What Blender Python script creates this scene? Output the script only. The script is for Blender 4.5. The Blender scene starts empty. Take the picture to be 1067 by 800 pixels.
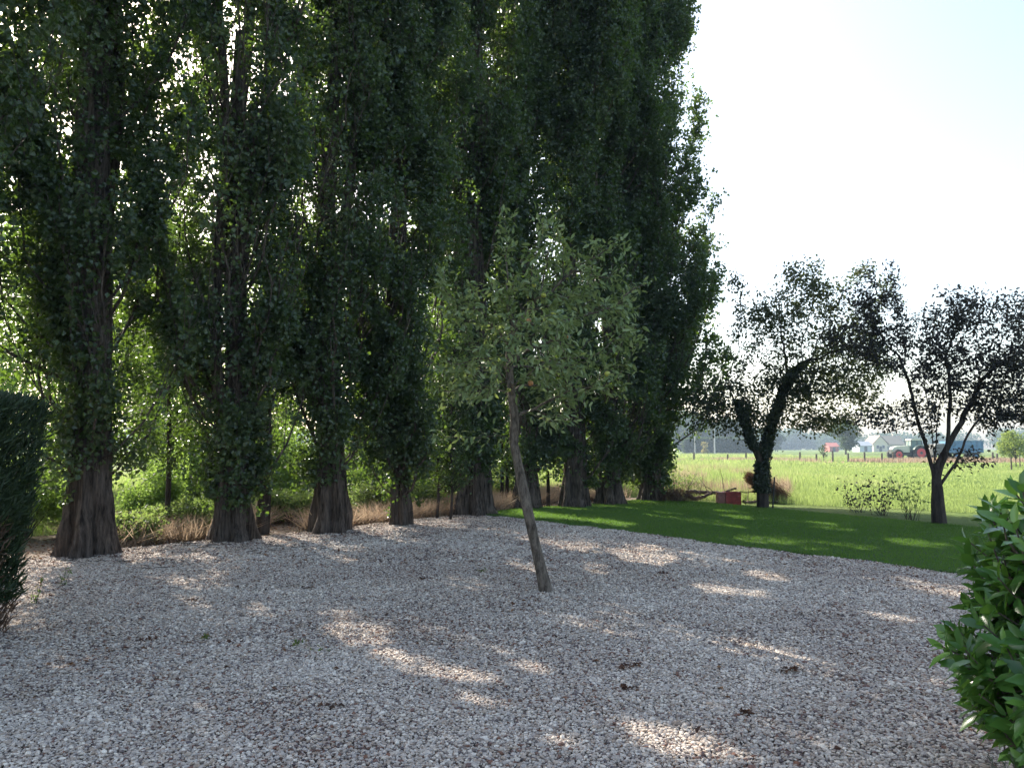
import bpy, math
import numpy as np

# ------------------------------------------------------------------ camera, sky, sun, exposure
SC = bpy.context.scene
COL = SC.collection
PITCH = math.atan(66 / 800)
EYE = 1.6
cam = bpy.data.objects.new("camera", bpy.data.cameras.new("camera"))
COL.objects.link(cam)
cam.data.sensor_width = 36
cam.data.lens = 36 * 800 / 1067
cam.location = (0, 0, EYE)
cam.rotation_euler = (math.radians(90) + PITCH, 0, 0)
cam.data.clip_start = 0.05
cam.data.clip_end = 5000
SC.camera = cam

SUN_AZ = math.atan2(-0.6, 0.8)      # left of straight ahead
SUN_EL = math.radians(37)
W = bpy.data.worlds.new("World")
SC.world = W
W.use_nodes = True
nt = W.node_tree
sky = nt.nodes.new("ShaderNodeTexSky")
sky.sky_type = 'NISHITA'
sky.sun_disc = False
sky.sun_elevation = SUN_EL
sky.sun_rotation = SUN_AZ
sky.air_density = 1.0
sky.dust_density = 2.4
sky.ozone_density = 1.0
wb = nt.nodes.new("ShaderNodeMix"); wb.data_type = 'RGBA'; wb.blend_type = 'MULTIPLY'; wb.inputs[0].default_value = 1
wb.inputs[7].default_value = (1.06, 1.0, .92, 1)      # warm tint on the sky light, standing in for white balance
nt.links.new(sky.outputs[0], wb.inputs[6]); nt.links.new(wb.outputs[2], nt.nodes["Background"].inputs[0])
nt.nodes["Background"].inputs[1].default_value = 0.15
sl = bpy.data.lights.new("sun", 'SUN')
sl.energy = 4.6
sl.angle = math.radians(0.5)
sl.color = (1.0, 0.93, 0.82)
so = bpy.data.objects.new("sun", sl)
COL.objects.link(so)
so.rotation_euler = (math.radians(90) - SUN_EL, 0, -SUN_AZ + math.pi)
# a sun lamp shines along its local -Z; tilt towards -dir
from mathutils import Vector
sd = Vector((math.sin(SUN_AZ) * math.cos(SUN_EL), math.cos(SUN_AZ) * math.cos(SUN_EL), math.sin(SUN_EL)))
so.rotation_euler = sd.to_track_quat('Z', 'Y').to_euler()
vs = SC.view_settings
vs.view_transform = 'Standard'
vs.look = 'None'
vs.gamma = 1
vs.exposure = 1.44
SC.cycles.max_bounces = 6
SC.cycles.transparent_max_bounces = 6
SC.cycles.volume_bounces = 0

# ------------------------------------------------------------------ helpers
def rng(s): return np.random.default_rng(s)
CP, SP = math.cos(PITCH), math.sin(PITCH)
def at(px, py, D):
    """point seen at photo pixel px, py at distance D straight ahead"""
    u = (px - 533.5) / 800; v = (400 - py) / 800
    d = np.array([u, CP - v * SP, SP + v * CP])
    return np.array([0, 0, EYE]) + d * (D / d[1])
def gr(px, py):
    """ground point seen at photo pixel"""
    u = (px - 533.5) / 800; v = (400 - py) / 800
    d = np.array([u, CP - v * SP, SP + v * CP])
    t = -EYE / d[2]
    return np.array([d[0] * t, d[1] * t, 0.0])

def tag(o, label=None, cat=None, group=None, kind=None):
    if label: o["label"] = label
    if cat: o["category"] = cat
    if group: o["group"] = group
    if kind: o["kind"] = kind
    return o

def thing(name, label, cat, loc=(0, 0, 0), rotz=0, group=None):
    o = bpy.data.objects.new(name, None)
    COL.objects.link(o)
    o.location = tuple(float(a) for a in loc)
    o.rotation_euler = (0, 0, rotz)
    return tag(o, label, cat, group)

def copy_tree(o, parent=None):
    c = o.copy(); COL.objects.link(c); c.parent = parent
    for ch in list(o.children): copy_tree(ch, c)
    return c

def mesh(name, V, F, mat, parent=None, rnd=None, smooth=False, loc=None):
    """V (n,3), F list of (m,k) index arrays"""
    V = np.asarray(V, dtype=np.float32).reshape(-1, 3)
    if not isinstance(F, (list, tuple)): F = [F]
    F = [np.asarray(f, dtype=np.int32) for f in F if len(f)]
    me = bpy.data.meshes.new(name)
    me.vertices.add(len(V)); me.vertices.foreach_set("co", V.ravel())
    lt = np.concatenate([np.full(len(f), f.shape[1], dtype=np.int32) for f in F])
    idx = np.concatenate([f.ravel() for f in F])
    me.loops.add(len(idx)); me.loops.foreach_set("vertex_index", idx)
    me.polygons.add(len(lt))
    st = np.concatenate([[0], np.cumsum(lt)[:-1]]).astype(np.int32)
    me.polygons.foreach_set("loop_start", st)
    me.polygons.foreach_set("loop_total", lt)
    me.polygons.foreach_set("use_smooth", np.full(len(lt), smooth))
    me.update(calc_edges=True)
    if rnd is not None:
        a = me.attributes.new("rnd", 'FLOAT', 'FACE')
        a.data.foreach_set("value", np.asarray(rnd, dtype=np.float32))
    if mat: me.materials.append(mat)
    o = bpy.data.objects.new(name, me)
    COL.objects.link(o)
    if parent is not None: o.parent = parent
    if loc is not None: o.location = tuple(float(a) for a in loc)
    return o

def norm(v):
    return v / np.maximum(np.linalg.norm(v, axis=-1, keepdims=True), 1e-9)

def leaf_geo(C, A, N, L, Wd, fold=0.15):
    """diamond leaves: base at C, axis A, normal N, length L, width Wd"""
    A = norm(A); N = norm(N - (N * A).sum(1, keepdims=True) * A)
    S = np.cross(A, N)
    L = L[:, None]; Wd = Wd[:, None]
    p0 = C; p1 = C + A * L * .42 + S * Wd * .5 + N * Wd * fold
    p2 = C + A * L - N * L * .08; p3 = C + A * L * .42 - S * Wd * .5 + N * Wd * fold
    V = np.stack([p0, p1, p2, p3], 1).reshape(-1, 3)
    F = np.arange(len(C) * 4).reshape(-1, 4)
    return V, F

def long_leaf_geo(C, A, N, L, Wd, droop=.25):
    """longer leaves in six faces with a midrib fold and a curve"""
    n = len(C)
    A = norm(A); N = norm(N - (N * A).sum(1, keepdims=True) * A); S = np.cross(A, N)
    L = L[:, None]; Wd = Wd[:, None]
    def mid(t): return C + A * L * t - N * L * droop * t * t
    def side(t, w, s): return mid(t) + S * Wd * w * s + N * Wd * .16 * w * 2
    P = [mid(0), mid(.3), mid(.65), mid(1.0),
         side(.28, .40, 1), side(.64, .44, 1), side(.28, .40, -1), side(.64, .44, -1)]
    V = np.stack(P, 1).reshape(-1, 3)
    b = np.arange(n)[:, None] * 8
    T = np.concatenate([b + [0, 1, 4], b + [2, 3, 5], b + [0, 6, 1], b + [2, 7, 3]])
    Q = np.concatenate([b + [1, 2, 5, 4], b + [1, 6, 7, 2]])
    return V, [T, Q]

def tubes(lines, sides=6):
    """lines: list of (pts (n,3), radii (n))"""
    VS, FS, off = [], [], 0
    th = np.arange(sides) * 2 * np.pi / sides
    cs, sn = np.cos(th), np.sin(th)
    for P, R in lines:
        P = np.asarray(P, float); R = np.asarray(R, float); n = len(P)
        if n < 2: continue
        T = np.gradient(P, axis=0); T = norm(T)
        ref = np.array([1.0, 0.1, 0.0]) if abs(T[0, 0]) < .8 else np.array([0, 1.0, .1])
        U = norm(np.cross(T, ref)); Vv = np.cross(T, U)
        ring = P[:, None, :] + R[:, None, None] * (cs[None, :, None] * U[:, None, :] + sn[None, :, None] * Vv[:, None, :])
        VS.append(ring.reshape(-1, 3))
        i = np.arange(n - 1)[:, None] * sides; j = np.arange(sides)[None, :]; k = (j + 1) % sides
        f = np.stack([i + j, i + k, i + sides + k, i + sides + j], -1).reshape(-1, 4) + off
        FS.append(f)
        off += n * sides
    return np.concatenate(VS), np.concatenate(FS)

class MB:
    """collects boxes, cylinders and tubes into one mesh"""
    def __init__(s): s.V = []; s.F = {}; s.n = 0
    def add(s, V, F):
        V = np.asarray(V, float).reshape(-1, 3)
        for f in (F if isinstance(F, (list, tuple)) else [F]):
            f = np.asarray(f); s.F.setdefault(f.shape[1], []).append(f + s.n)
        s.V.append(V); s.n += len(V); return s
    def box(s, c, d, rz=0, taper=1.0):
        x, y, z = d[0] / 2, d[1] / 2, d[2] / 2
        V = np.array([[-x, -y, -z], [x, -y, -z], [x, y, -z], [-x, y, -z],
                      [-x * taper, -y * taper, z], [x * taper, -y * taper, z], [x * taper, y * taper, z], [-x * taper, y * taper, z]])
        c_, s_ = math.cos(rz), math.sin(rz)
        V = V @ np.array([[c_, s_, 0], [-s_, c_, 0], [0, 0, 1]]) + np.array(c)
        return s.add(V, np.array([[0, 3, 2, 1], [4, 5, 6, 7], [0, 1, 5, 4], [1, 2, 6, 5], [2, 3, 7, 6], [3, 0, 4, 7]]))
    def prism(s, prof, y0, y1):
        """profile of (x,z) points extruded along y"""
        n = len(prof); p = np.array(prof, float)
        V = np.concatenate([np.c_[p[:, 0], np.full(n, y0), p[:, 1]], np.c_[p[:, 0], np.full(n, y1), p[:, 1]]])
        i = np.arange(n); j = (i + 1) % n
        s.add(V, [np.stack([i, j, j + n, i + n], 1), i[None, ::-1], (i + n)[None, :]]); return s
    def cyl(s, c, r, w, n=24, r2=None):
        """disc with its axle along y"""
        r2 = r2 or r
        a = np.arange(n) * 2 * np.pi / n
        prof = [(x * 1.0, z) for x, z in zip(np.cos(a), np.sin(a))]
        p = np.array(prof)
        rings = [(r2 * .96, -w / 2), (r, -w / 2 * .6), (r, w / 2 * .6), (r2 * .96, w / 2)]
        V = np.concatenate([np.c_[p[:, 0] * q + c[0], np.full(n, c[1] + y), p[:, 1] * q + c[2]] for q, y in rings])
        i = np.arange(n); j = (i + 1) % n
        F = [np.stack([i + k * n, j + k * n, j + k * n + n, i + k * n + n], 1) for k in range(3)]
        s.add(V, [np.concatenate(F), i[None, ::-1], (i + 3 * n)[None, :]]); return s
    def tube(s, P, R, sides=6):
        V, F = tubes([(P, R)], sides); return s.add(V, F)
    def build(s, name, mat, parent=None, smooth=False, loc=None):
        return mesh(name, np.concatenate(s.V), [np.concatenate(f) for f in s.F.values()], mat, parent, smooth=smooth, loc=loc)

# smooth value noise for shapes
def vnoise(x, y, seed=0):
    r = rng(seed); G = r.random((64, 64))
    xi = np.floor(x).astype(int); yi = np.floor(y).astype(int)
    fx = x - xi; fy = y - yi; fx = fx * fx * (3 - 2 * fx); fy = fy * fy * (3 - 2 * fy)
    g = lambda a, b: G[a % 64, b % 64]
    return (g(xi, yi) * (1 - fx) + g(xi + 1, yi) * fx) * (1 - fy) + (g(xi, yi + 1) * (1 - fx) + g(xi + 1, yi + 1) * fx) * fy

# ------------------------------------------------------------------ materials
def new_mat(name):
    m = bpy.data.materials.new(name); m.use_nodes = True
    return m, m.node_tree, m.node_tree.nodes["Principled BSDF"]
def ramp(nt, cols, interp='LINEAR'):
    n = nt.nodes.new("ShaderNodeValToRGB"); cr = n.color_ramp; cr.interpolation = interp
    while len(cr.elements) < len(cols): cr.elements.new(.5)
    for e, (p, c) in zip(cr.elements, cols): e.position = p; e.color = (*c, 1)
    return n
def noise(nt, scale, detail=4, rough=.55, vec=None, src='Object', sc=None):
    n = nt.nodes.new("ShaderNodeTexNoise"); n.inputs["Scale"].default_value = scale
    n.inputs["Detail"].default_value = detail; n.inputs["Roughness"].default_value = rough
    tc = nt.nodes.new("ShaderNodeTexCoord")
    if sc:
        mp = nt.nodes.new("ShaderNodeMapping"); mp.inputs["Scale"].default_value = sc
        nt.links.new(tc.outputs[src], mp.inputs[0]); nt.links.new(mp.outputs[0], n.inputs["Vector"])
    else: nt.links.new(tc.outputs[src], n.inputs["Vector"])
    return n
def bump(nt, b, h, strength, dist):
    n = nt.nodes.new("ShaderNodeBump"); n.inputs["Strength"].default_value = strength; n.inputs["Distance"].default_value = dist
    nt.links.new(h, n.inputs["Height"]); nt.links.new(n.outputs[0], b.inputs["Normal"])

def leaf_mat(name, cols, trans=(.25, .42, .05), tfac=.4, rough=.45, spec=.5):
    m, nt, b = new_mat(name)
    at_ = nt.nodes.new("ShaderNodeAttribute"); at_.attribute_name = "rnd"
    r = ramp(nt, [(i / (len(cols) - 1), c) for i, c in enumerate(cols)])
    nt.links.new(at_.outputs["Fac"], r.inputs[0])
    nt.links.new(r.outputs[0], b.inputs["Base Color"])
    b.inputs["Roughness"].default_value = rough
    b.inputs["Specular IOR Level"].default_value = spec
    if tfac > 0:
        t = nt.nodes.new("ShaderNodeBsdfTranslucent")
        mc = nt.nodes.new("ShaderNodeMix"); mc.data_type = 'RGBA'; mc.inputs[0].default_value = .8
        nt.links.new(r.outputs[0], mc.inputs[6]); mc.inputs[7].default_value = (*trans, 1)
        nt.links.new(mc.outputs[2], t.inputs[0])
        mx = nt.nodes.new("ShaderNodeMixShader"); mx.inputs[0].default_value = tfac
        nt.links.new(b.outputs[0], mx.inputs[1]); nt.links.new(t.outputs[0], mx.inputs[2])
        nt.links.new(mx.outputs[0], nt.nodes["Material Output"].inputs[0])
    return m

def bark_mat(name, c0, c1, scale=6, stretch=.18, strength=.9, dist=.03):
    m, nt, b = new_mat(name)
    n = noise(nt, scale, 10, .72, sc=(1, 1, stretch))
    n2 = noise(nt, 2.0, 3)
    r = ramp(nt, [(.38, c0), (.62, c1)])
    nt.links.new(n.outputs[0], r.inputs[0])
    mx = nt.nodes.new("ShaderNodeMix"); mx.data_type = 'RGBA'; mx.blend_type = 'MULTIPLY'; mx.inputs[0].default_value = .5
    r2 = ramp(nt, [(.35, (.6, .6, .56)), (.65, (1, 1, 1))])
    nt.links.new(n2.outputs[0], r2.inputs[0])
    nt.links.new(r.outputs[0], mx.inputs[6]); nt.links.new(r2.outputs[0], mx.inputs[7])
    nt.links.new(mx.outputs[2], b.inputs["Base Color"])
    b.inputs["Roughness"].default_value = .9
    b.inputs["Specular IOR Level"].default_value = .2
    bump(nt, b, n.outputs[0], strength, dist)
    return m

def plain(name, col, rough=.6, var=.15, scale=4, metal=0, spec=.5):
    m, nt, b = new_mat(name)
    n = noise(nt, scale, 5)
    c = np.array(col)
    r = ramp(nt, [(.3, tuple(c * (1 - var))), (.7, tuple(np.minimum(c * (1 + var), 1)))])
    nt.links.new(n.outputs[0], r.inputs[0]); nt.links.new(r.outputs[0], b.inputs["Base Color"])
    b.inputs["Roughness"].default_value = rough; b.inputs["Metallic"].default_value = metal
    b.inputs["Specular IOR Level"].default_value = spec
    return m

M = {}
M['poplar_leaf'] = leaf_mat('poplar leaves', [(.014, .027, .011), (.036, .060, .027), (.078, .106, .058)], (.20, .34, .03), .34, .36, .6)
M['poplar_bark'] = bark_mat('poplar bark', (.030, .023, .019), (.22, .175, .145), 17, .14, 1.0, .16)
M['dark_bark'] = bark_mat('dark bark', (.02, .016, .014), (.09, .07, .06), 10, .2)
M['fruit_bark'] = bark_mat('fruit tree bark', (.055, .043, .035), (.22, .18, .145), 22, .35, .8, .012)
M['fruit_leaf'] = leaf_mat('fruit tree leaves', [(.085, .13, .048), (.165, .225, .088), (.29, .345, .165)], (.32, .42, .10), .3, .45, .5)
M['plum_leaf'] = leaf_mat('plum leaves', [(.022, .022, .024), (.035, .032, .032), (.045, .05, .032)], (.07, .06, .04), .2, .5, .35)
M['walnut_leaf'] = leaf_mat('dark leaves', [(.018, .024, .018), (.03, .038, .028), (.045, .055, .035)], (.16, .20, .05), .35, .5, .35)
M['ivy'] = leaf_mat('ivy leaves', [(.012, .022, .010), (.025, .040, .016)], (.05, .10, .01), .15, .4, .5)
M['bush_leaf'] = leaf_mat('bush leaves', [(.08, .14, .03), (.13, .20, .05), (.20, .26, .08)], (.40, .60, .10), .45, .5, .4)
M['bramble_leaf'] = leaf_mat('bramble leaves', [(.05, .09, .03), (.10, .15, .05), (.20, .16, .07)], (.32, .46, .10), .4, .55, .4)
M['hedge_leaf'] = leaf_mat('conifer sprays', [(.018, .035, .016), (.035, .058, .024), (.05, .075, .035)], (.07, .12, .02), .15, .55, .3)
M['dead_spray'] = leaf_mat('dead conifer sprays', [(.06, .040, .028), (.13, .085, .06), (.20, .14, .10)], (.2, .1, .05), .2, .8, .2)
M['laurel_leaf'] = leaf_mat('laurel leaves', [(.036, .10, .024), (.075, .185, .038), (.19, .36, .07)], (.24, .50, .06), .25, .26, .6)
M['grass'] = leaf_mat('lawn blades', [(.05, .105, .022), (.075, .15, .03), (.12, .20, .045)], (.22, .42, .03), .4, .6, .3)
M['meadow'] = leaf_mat('meadow blades', [(.065, .115, .03), (.145, .22, .06), (.26, .30, .105), (.43, .36, .25)], (.41, .52, .16), .45, .6, .3)
M['dry_grass'] = leaf_mat('dry grass', [(.16, .09, .055), (.34, .24, .165), (.46, .37, .28)], (.5, .38, .26), .35, .7, .2)
M['litter'] = leaf_mat('leaf litter', [(.05, .028, .02), (.13, .06, .035), (.28, .15, .07)], (.1, .05, .02), .1, .7, .3)
M['far_leaf'] = leaf_mat('far foliage', [(.035, .055, .028), (.05, .08, .035), (.075, .10, .045)], (.12, .2, .04), .25, .7, .2)
M['young_leaf'] = leaf_mat('young foliage', [(.09, .15, .04), (.14, .2, .06)], (.4, .5, .1), .4, .6, .3)

# ------------------------------------------------------------------ ground
def ground_mat():
    m, nt, b = new_mat("meadow ground")
    n1 = noise(nt, .045, 6, .6, src='Object'); n2 = noise(nt, .9, 8, .7); n3 = noise(nt, 9, 6, .7)
    r1 = ramp(nt, [(.35, (.09, .14, .035)), (.5, (.14, .20, .055)), (.65, (.24, .25, .11))])
    nt.links.new(n1.outputs[0], r1.inputs[0])
    r2 = ramp(nt, [(.3, (.55, .6, .5)), (.7, (1.1, 1.1, 1.1))]); nt.links.new(n2.outputs[0], r2.inputs[0])
    mx = nt.nodes.new("ShaderNodeMix"); mx.data_type = 'RGBA'; mx.blend_type = 'MULTIPLY'; mx.inputs[0].default_value = .8
    nt.links.new(r1.outputs[0], mx.inputs[6]); nt.links.new(r2.outputs[0], mx.inputs[7])
    nt.links.new(mx.outputs[2], b.inputs["Base Color"]); b.inputs["Roughness"].default_value = .95
    b.inputs["Specular IOR Level"].default_value = .1
    bump(nt, b, n3.outputs[0], .8, .15)
    return m
xs = np.concatenate([[-740, -300, -100], np.linspace(-40, 60, 60), [120, 300, 740]])
ys = np.concatenate([[-55, -20], np.linspace(-5, 70, 60), [110, 180, 300, 450, 670]])
X, Y = np.meshgrid(xs, ys)
Z = -0.012 + 0 * X
n0, n1_ = X.shape
I = np.arange(n0 * n1_).reshape(n0, n1_)
F = np.stack([I[:-1, :-1], I[:-1, 1:], I[1:, 1:], I[1:, :-1]], -1).reshape(-1, 4)
tag(mesh("ground", np.stack([X, Y, Z], -1).reshape(-1, 3), F, ground_mat(), smooth=True), kind='structure')

LE0 = gr(530, 540)[:2]; LE1 = gr(990, 598)[:2]         # lawn / gravel edge
led = (LE1 - LE0) / np.linalg.norm(LE1 - LE0)
LEF = LE1 + led * 14
POP = [gr(95, 579), gr(240, 565), gr(342, 555), gr(414, 548), gr(495, 537), gr(552, 530), gr(598, 529), gr(636, 526), gr(680, 522)]
rowd = (POP[4][:2] - POP[0][:2]); rowd /= np.linalg.norm(rowd)
def edge_wob(p, amp=.08, s=1.7, seed=3):
    p = np.asarray(p, float)
    return amp * (vnoise(p[:, 0] * s + 50, p[:, 1] * s + 50, seed) - .5) * 2

def earth_mat():
    m, nt, b = new_mat("earth")
    n2 = noise(nt, 3, 8, .7)
    r = ramp(nt, [(.3, (.06, .042, .03)), (.55, (.16, .115, .08)), (.7, (.12, .14, .05))])
    nt.links.new(n2.outputs[0], r.inputs[0]); nt.links.new(r.outputs[0], b.inputs["Base Color"])
    b.inputs["Roughness"].default_value = .95
    n3 = noise(nt, 20, 6, .7); bump(nt, b, n3.outputs[0], .8, .05)
    return m
def poly(name, pts, z, mat, kind='structure'):
    pts = np.asarray(pts, float)
    V = np.c_[pts, np.full(len(pts), z)]
    return tag(mesh(name, V, np.arange(len(pts))[None, :], mat), kind=kind)
# bare earth strip under the poplars
nrm = np.array([-rowd[1], rowd[0]])
rowline = lambda t: POP[0][:2] + rowd * t
strip = [rowline(t) - nrm * .6 for t in (-8, 0, 6, 11, 16.5)] + [rowline(t) + nrm * w for t, w in ((17, 2.0), (11, 3.2), (5, 3.5), (-8, 3.5))]
poly("earth_strip", strip, -.004, earth_mat())

# gravel yard: outline with a wobbling edge
def dens(a, b, n): return [np.array(a) + (np.array(b) - np.array(a)) * t for t in np.linspace(0, 1, n, endpoint=False)]
gp = []
rowfront = [POP[i][:2] + nrm * .25 for i in range(5)]
gp += dens(np.array([-11, 3.]), rowfront[0] - rowd * 1.0, 10)
gp += dens(rowfront[0] - rowd * 1.0, rowfront[2], 40) + dens(rowfront[2], rowfront[4], 40)
gp += dens(rowfront[4], LE0, 10) + dens(LE0, LEF, 260)
gp = np.array(gp)
gp = gp + nrm * edge_wob(gp, .12, 1.1)[:, None] + edge_wob(gp, .025, 6, 5)[:, None]
gpoly = np.concatenate([gp, [[LEF[0] + 1, -6], [-12, -6], [-12, 1.]]])
def inpoly(P, poly):
    x, y = P[:, 0], P[:, 1]; c = np.zeros(len(P), bool)
    j = len(poly) - 1
    for i in range(len(poly)):
        xi, yi = poly[i]; xj, yj = poly[j]
        c ^= ((yi > y) != (yj > y)) & (x < (xj - xi) * (y - yi) / (yj - yi + 1e-12) + xi)
        j = i
    return c
def bed_mat():
    m, nt, b = new_mat("gravel bed")
    v = nt.nodes.new("ShaderNodeTexVoronoi"); v.inputs["Scale"].default_value = 42
    tc = nt.nodes.new("ShaderNodeTexCoord"); nt.links.new(tc.outputs["Object"], v.inputs["Vector"])
    sep = nt.nodes.new("ShaderNodeSeparateColor"); nt.links.new(v.outputs["Color"], sep.inputs[0])
    r = ramp(nt, [(0, (.10, .075, .06)), (.35, (.28, .23, .19)), (.7, (.42, .36, .31)), (1, (.58, .51, .45))])
    nt.links.new(sep.outputs[0], r.inputs[0]); nt.links.new(r.outputs[0], b.inputs["Base Color"])
    b.inputs["Roughness"].default_value = .85
    bump(nt, b, v.outputs["Distance"], .9, .02)
    return m
poly("gravel_bed", gpoly, 0.0, bed_mat())

def stone_mat():
    m, nt, b = new_mat("gravel stones")
    a = nt.nodes.new("ShaderNodeAttribute"); a.attribute_name = "rnd"
    r = ramp(nt, [(0, (.07, .045, .035)), (.10, (.24, .12, .08)), (.2, (.13, .11, .115)), (.34, (.41, .32, .25)),
                  (.5, (.52, .44, .37)), (.66, (.46, .41, .37)), (.82, (.68, .60, .51)), (1, (.84, .76, .66))])
    nt.links.new(a.outputs["Fac"], r.inputs[0])
    n = noise(nt, 60, 3); r2 = ramp(nt, [(.3, (.74, .70, .66)), (.7, (1.12, 1.07, 1.0))]); nt.links.new(n.outputs[0], r2.inputs[0])
    mx = nt.nodes.new("ShaderNodeMix"); mx.data_type = 'RGBA'; mx.blend_type = 'MULTIPLY'; mx.inputs[0].default_value = .6
    nt.links.new(r.outputs[0], mx.inputs[6]); nt.links.new(r2.outputs[0], mx.inputs[7])
    nt.links.new(mx.outputs[2], b.inputs["Base Color"])
    b.inputs["Roughness"].default_value = .75; b.inputs["Specular IOR Level"].default_value = .3
    return m
def stones():
    r = rng(11)
    t = (1 + 5 ** .5) / 2
    ico = norm(np.array([[-1, t, 0], [1, t, 0], [-1, -t, 0], [1, -t, 0], [0, -1, t], [0, 1, t], [0, -1, -t], [0, 1, -t], [t, 0, -1], [t, 0, 1], [-t, 0, -1], [-t, 0, 1]], float))
    icf = np.array([[0, 11, 5], [0, 5, 1], [0, 1, 7], [0, 7, 10], [0, 10, 11], [1, 5, 9], [5, 11, 4], [11, 10, 2], [10, 7, 6], [7, 1, 8], [3, 9, 4], [3, 4, 2], [3, 2, 6], [3, 6, 8], [3, 8, 9], [4, 9, 5], [2, 4, 11], [6, 2, 10], [8, 6, 7], [9, 8, 1]])
    octa = np.array([[1, 0, 0], [-1, 0, 0], [0, 1, 0], [0, -1, 0], [0, 0, 1], [0, 0, -1]], float)
    ocf = np.array([[0, 2, 4], [2, 1, 4], [1, 3, 4], [3, 0, 4], [2, 0, 5], [1, 2, 5], [3, 1, 5], [0, 3, 5]])
    VS, FS, RS, off = [], [], [], 0
    for (d0, d1, sp, base, bf) in ((1.6, 2.9, .02, octa, ocf), (2.9, 6.2, .0148, ico, icf), (6.2, 10.5, .0185, octa, ocf), (10.5, 19, .027, octa, ocf)):
        gx = np.arange(-12, 14, sp); gy = np.arange(d0, d1, sp)
        X, Y = np.meshgrid(gx, gy); P = np.c_[X.ravel(), Y.ravel()]
        P = P + (r.random(P.shape) - .5) * sp * 1.3
        k = np.abs(P[:, 0]) < P[:, 1] * .69 + 2.2
        P = P[k]; P = P[inpoly(P, gpoly)]
        n = len(P)
        s = sp * .62 * np.exp(r.normal(0, .28, n))
        sc = np.c_[s * (1 + .35 * r.random(n)), s * (.75 + .3 * r.random(n)), s * (.45 + .3 * r.random(n))]
        jit = 1 + (r.random((n, len(base), 1)) - .5) * .55
        V = base[None] * jit * sc[:, None, :]
        # tilt about x, then turn about z
        tl = r.normal(0, .35, n); c, q = np.cos(tl)[:, None], np.sin(tl)[:, None]
        V = np.stack([V[..., 0], V[..., 1] * c - V[..., 2] * q, V[..., 1] * q + V[..., 2] * c], -1)
        a = r.random(n) * 6.283; c, q = np.cos(a)[:, None], np.sin(a)[:, None]
        V = np.stack([V[..., 0] * c - V[..., 1] * q, V[..., 0] * q + V[..., 1] * c, V[..., 2]], -1)
        z = .006 + r.random(n) * .010 + .018 * vnoise(P[:, 0] * 1.3 + 40, P[:, 1] * 1.3 + 40, 8) + .022 * vnoise(P[:, 0] * 4 + 40, P[:, 1] * 4 + 40, 18)
        V += np.c_[P, z][:, None, :]
        VS.append(V.reshape(-1, 3)); nb = len(base)
        FS.append((bf[None] + (np.arange(n) * nb)[:, None, None]).reshape(-1, 3) + off); off += n * nb
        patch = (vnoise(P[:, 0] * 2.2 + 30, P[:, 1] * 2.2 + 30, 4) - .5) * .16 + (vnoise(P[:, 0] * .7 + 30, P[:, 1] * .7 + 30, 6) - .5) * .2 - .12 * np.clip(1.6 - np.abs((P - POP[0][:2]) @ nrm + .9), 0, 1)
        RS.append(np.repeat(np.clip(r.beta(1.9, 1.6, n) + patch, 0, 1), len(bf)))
    print("stones", off)
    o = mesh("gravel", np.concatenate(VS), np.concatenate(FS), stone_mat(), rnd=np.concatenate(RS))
    tag(o, 'pale pink grey and white crushed stones covering the yard in front of the poplars', 'gravel', kind='stuff')
stones()

# lawn
FE0 = gr(700, 521)[:2]; FE1 = gr(1000, 549)[:2]
fed = (FE1 - FE0) / np.linalg.norm(FE1 - FE0)
FEF = FE1 + fed * 16
lawn = gp[-260:]
lp = np.concatenate([lawn, [FEF], dens(FEF, FE0, 20), [POP[8][:2] + nrm * .4, POP[6][:2] + nrm * .3, POP[5][:2], POP[4][:2] + nrm * .1]])
def lawn_mat():
    m, nt, b = new_mat("lawn turf")
    n2 = noise(nt, 1.2, 6, .6); n3 = noise(nt, 60, 4, .7)
    r = ramp(nt, [(.3, (.035, .075, .014)), (.7, (.06, .12, .022))])
    nt.links.new(n2.outputs[0], r.inputs[0]); nt.links.new(r.outputs[0], b.inputs["Base Color"])
    b.inputs["Roughness"].default_value = .95; bump(nt, b, n3.outputs[0], 1, .03)
    return m
n = len(lp); V = np.concatenate([np.c_[lp, np.full(n, .035)], np.c_[lp, np.full(n, -.02)]])
i = np.arange(n); j = (i + 1) % n
tag(mesh("lawn", V, [i[None, :], np.stack([i, i + n, j + n, j], 1)], lawn_mat()), kind='structure')

def blades(P, H, Wd, r, lean=.35, z0=0.0):
    n = len(P); a = r.random(n) * 6.283; la = r.random(n) * 6.283; l = np.abs(r.normal(0, lean, n)) * H
    d = np.c_[np.cos(a), np.sin(a)] * (Wd / 2)[:, None]
    z0 = np.full(n, z0) if np.isscalar(z0) else z0
    b0 = np.c_[P - d, z0]; b1 = np.c_[P + d, z0]
    tp = np.c_[P + np.c_[np.cos(la), np.sin(la)] * l[:, None], z0 + H]
    return np.stack([b0, b1, tp], 1).reshape(-1, 3), np.arange(3 * n).reshape(-1, 3)
def scatter(x0, x1, y0, y1, n, r): return np.c_[r.uniform(x0, x1, n), r.uniform(y0, y1, n)]
r = rng(21)
P = scatter(-2, 20, 4, 24, 950000, r)
P = P[inpoly(P, lp)]; P = P[np.abs(P[:, 0]) < P[:, 1] * .69 + 3]
H = r.uniform(.02, .05, len(P)); V, F = blades(P, H, r.uniform(.006, .011, len(P)), r, .6, .03)
tag(mesh("lawn_grass", V, F, M['grass'], rnd=np.clip(vnoise(P[:, 0] * .8 + 20, P[:, 1] * .8 + 20, 5) * .6 + r.random(len(P)) * .4, 0, 1)),
    'short mown dark green grass of the lawn beside the gravel', 'grass', kind='stuff')
q = r.random(9000) * np.linalg.norm(LEF - LE0); e0 = LE0 + led * q[:, None]
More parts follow.
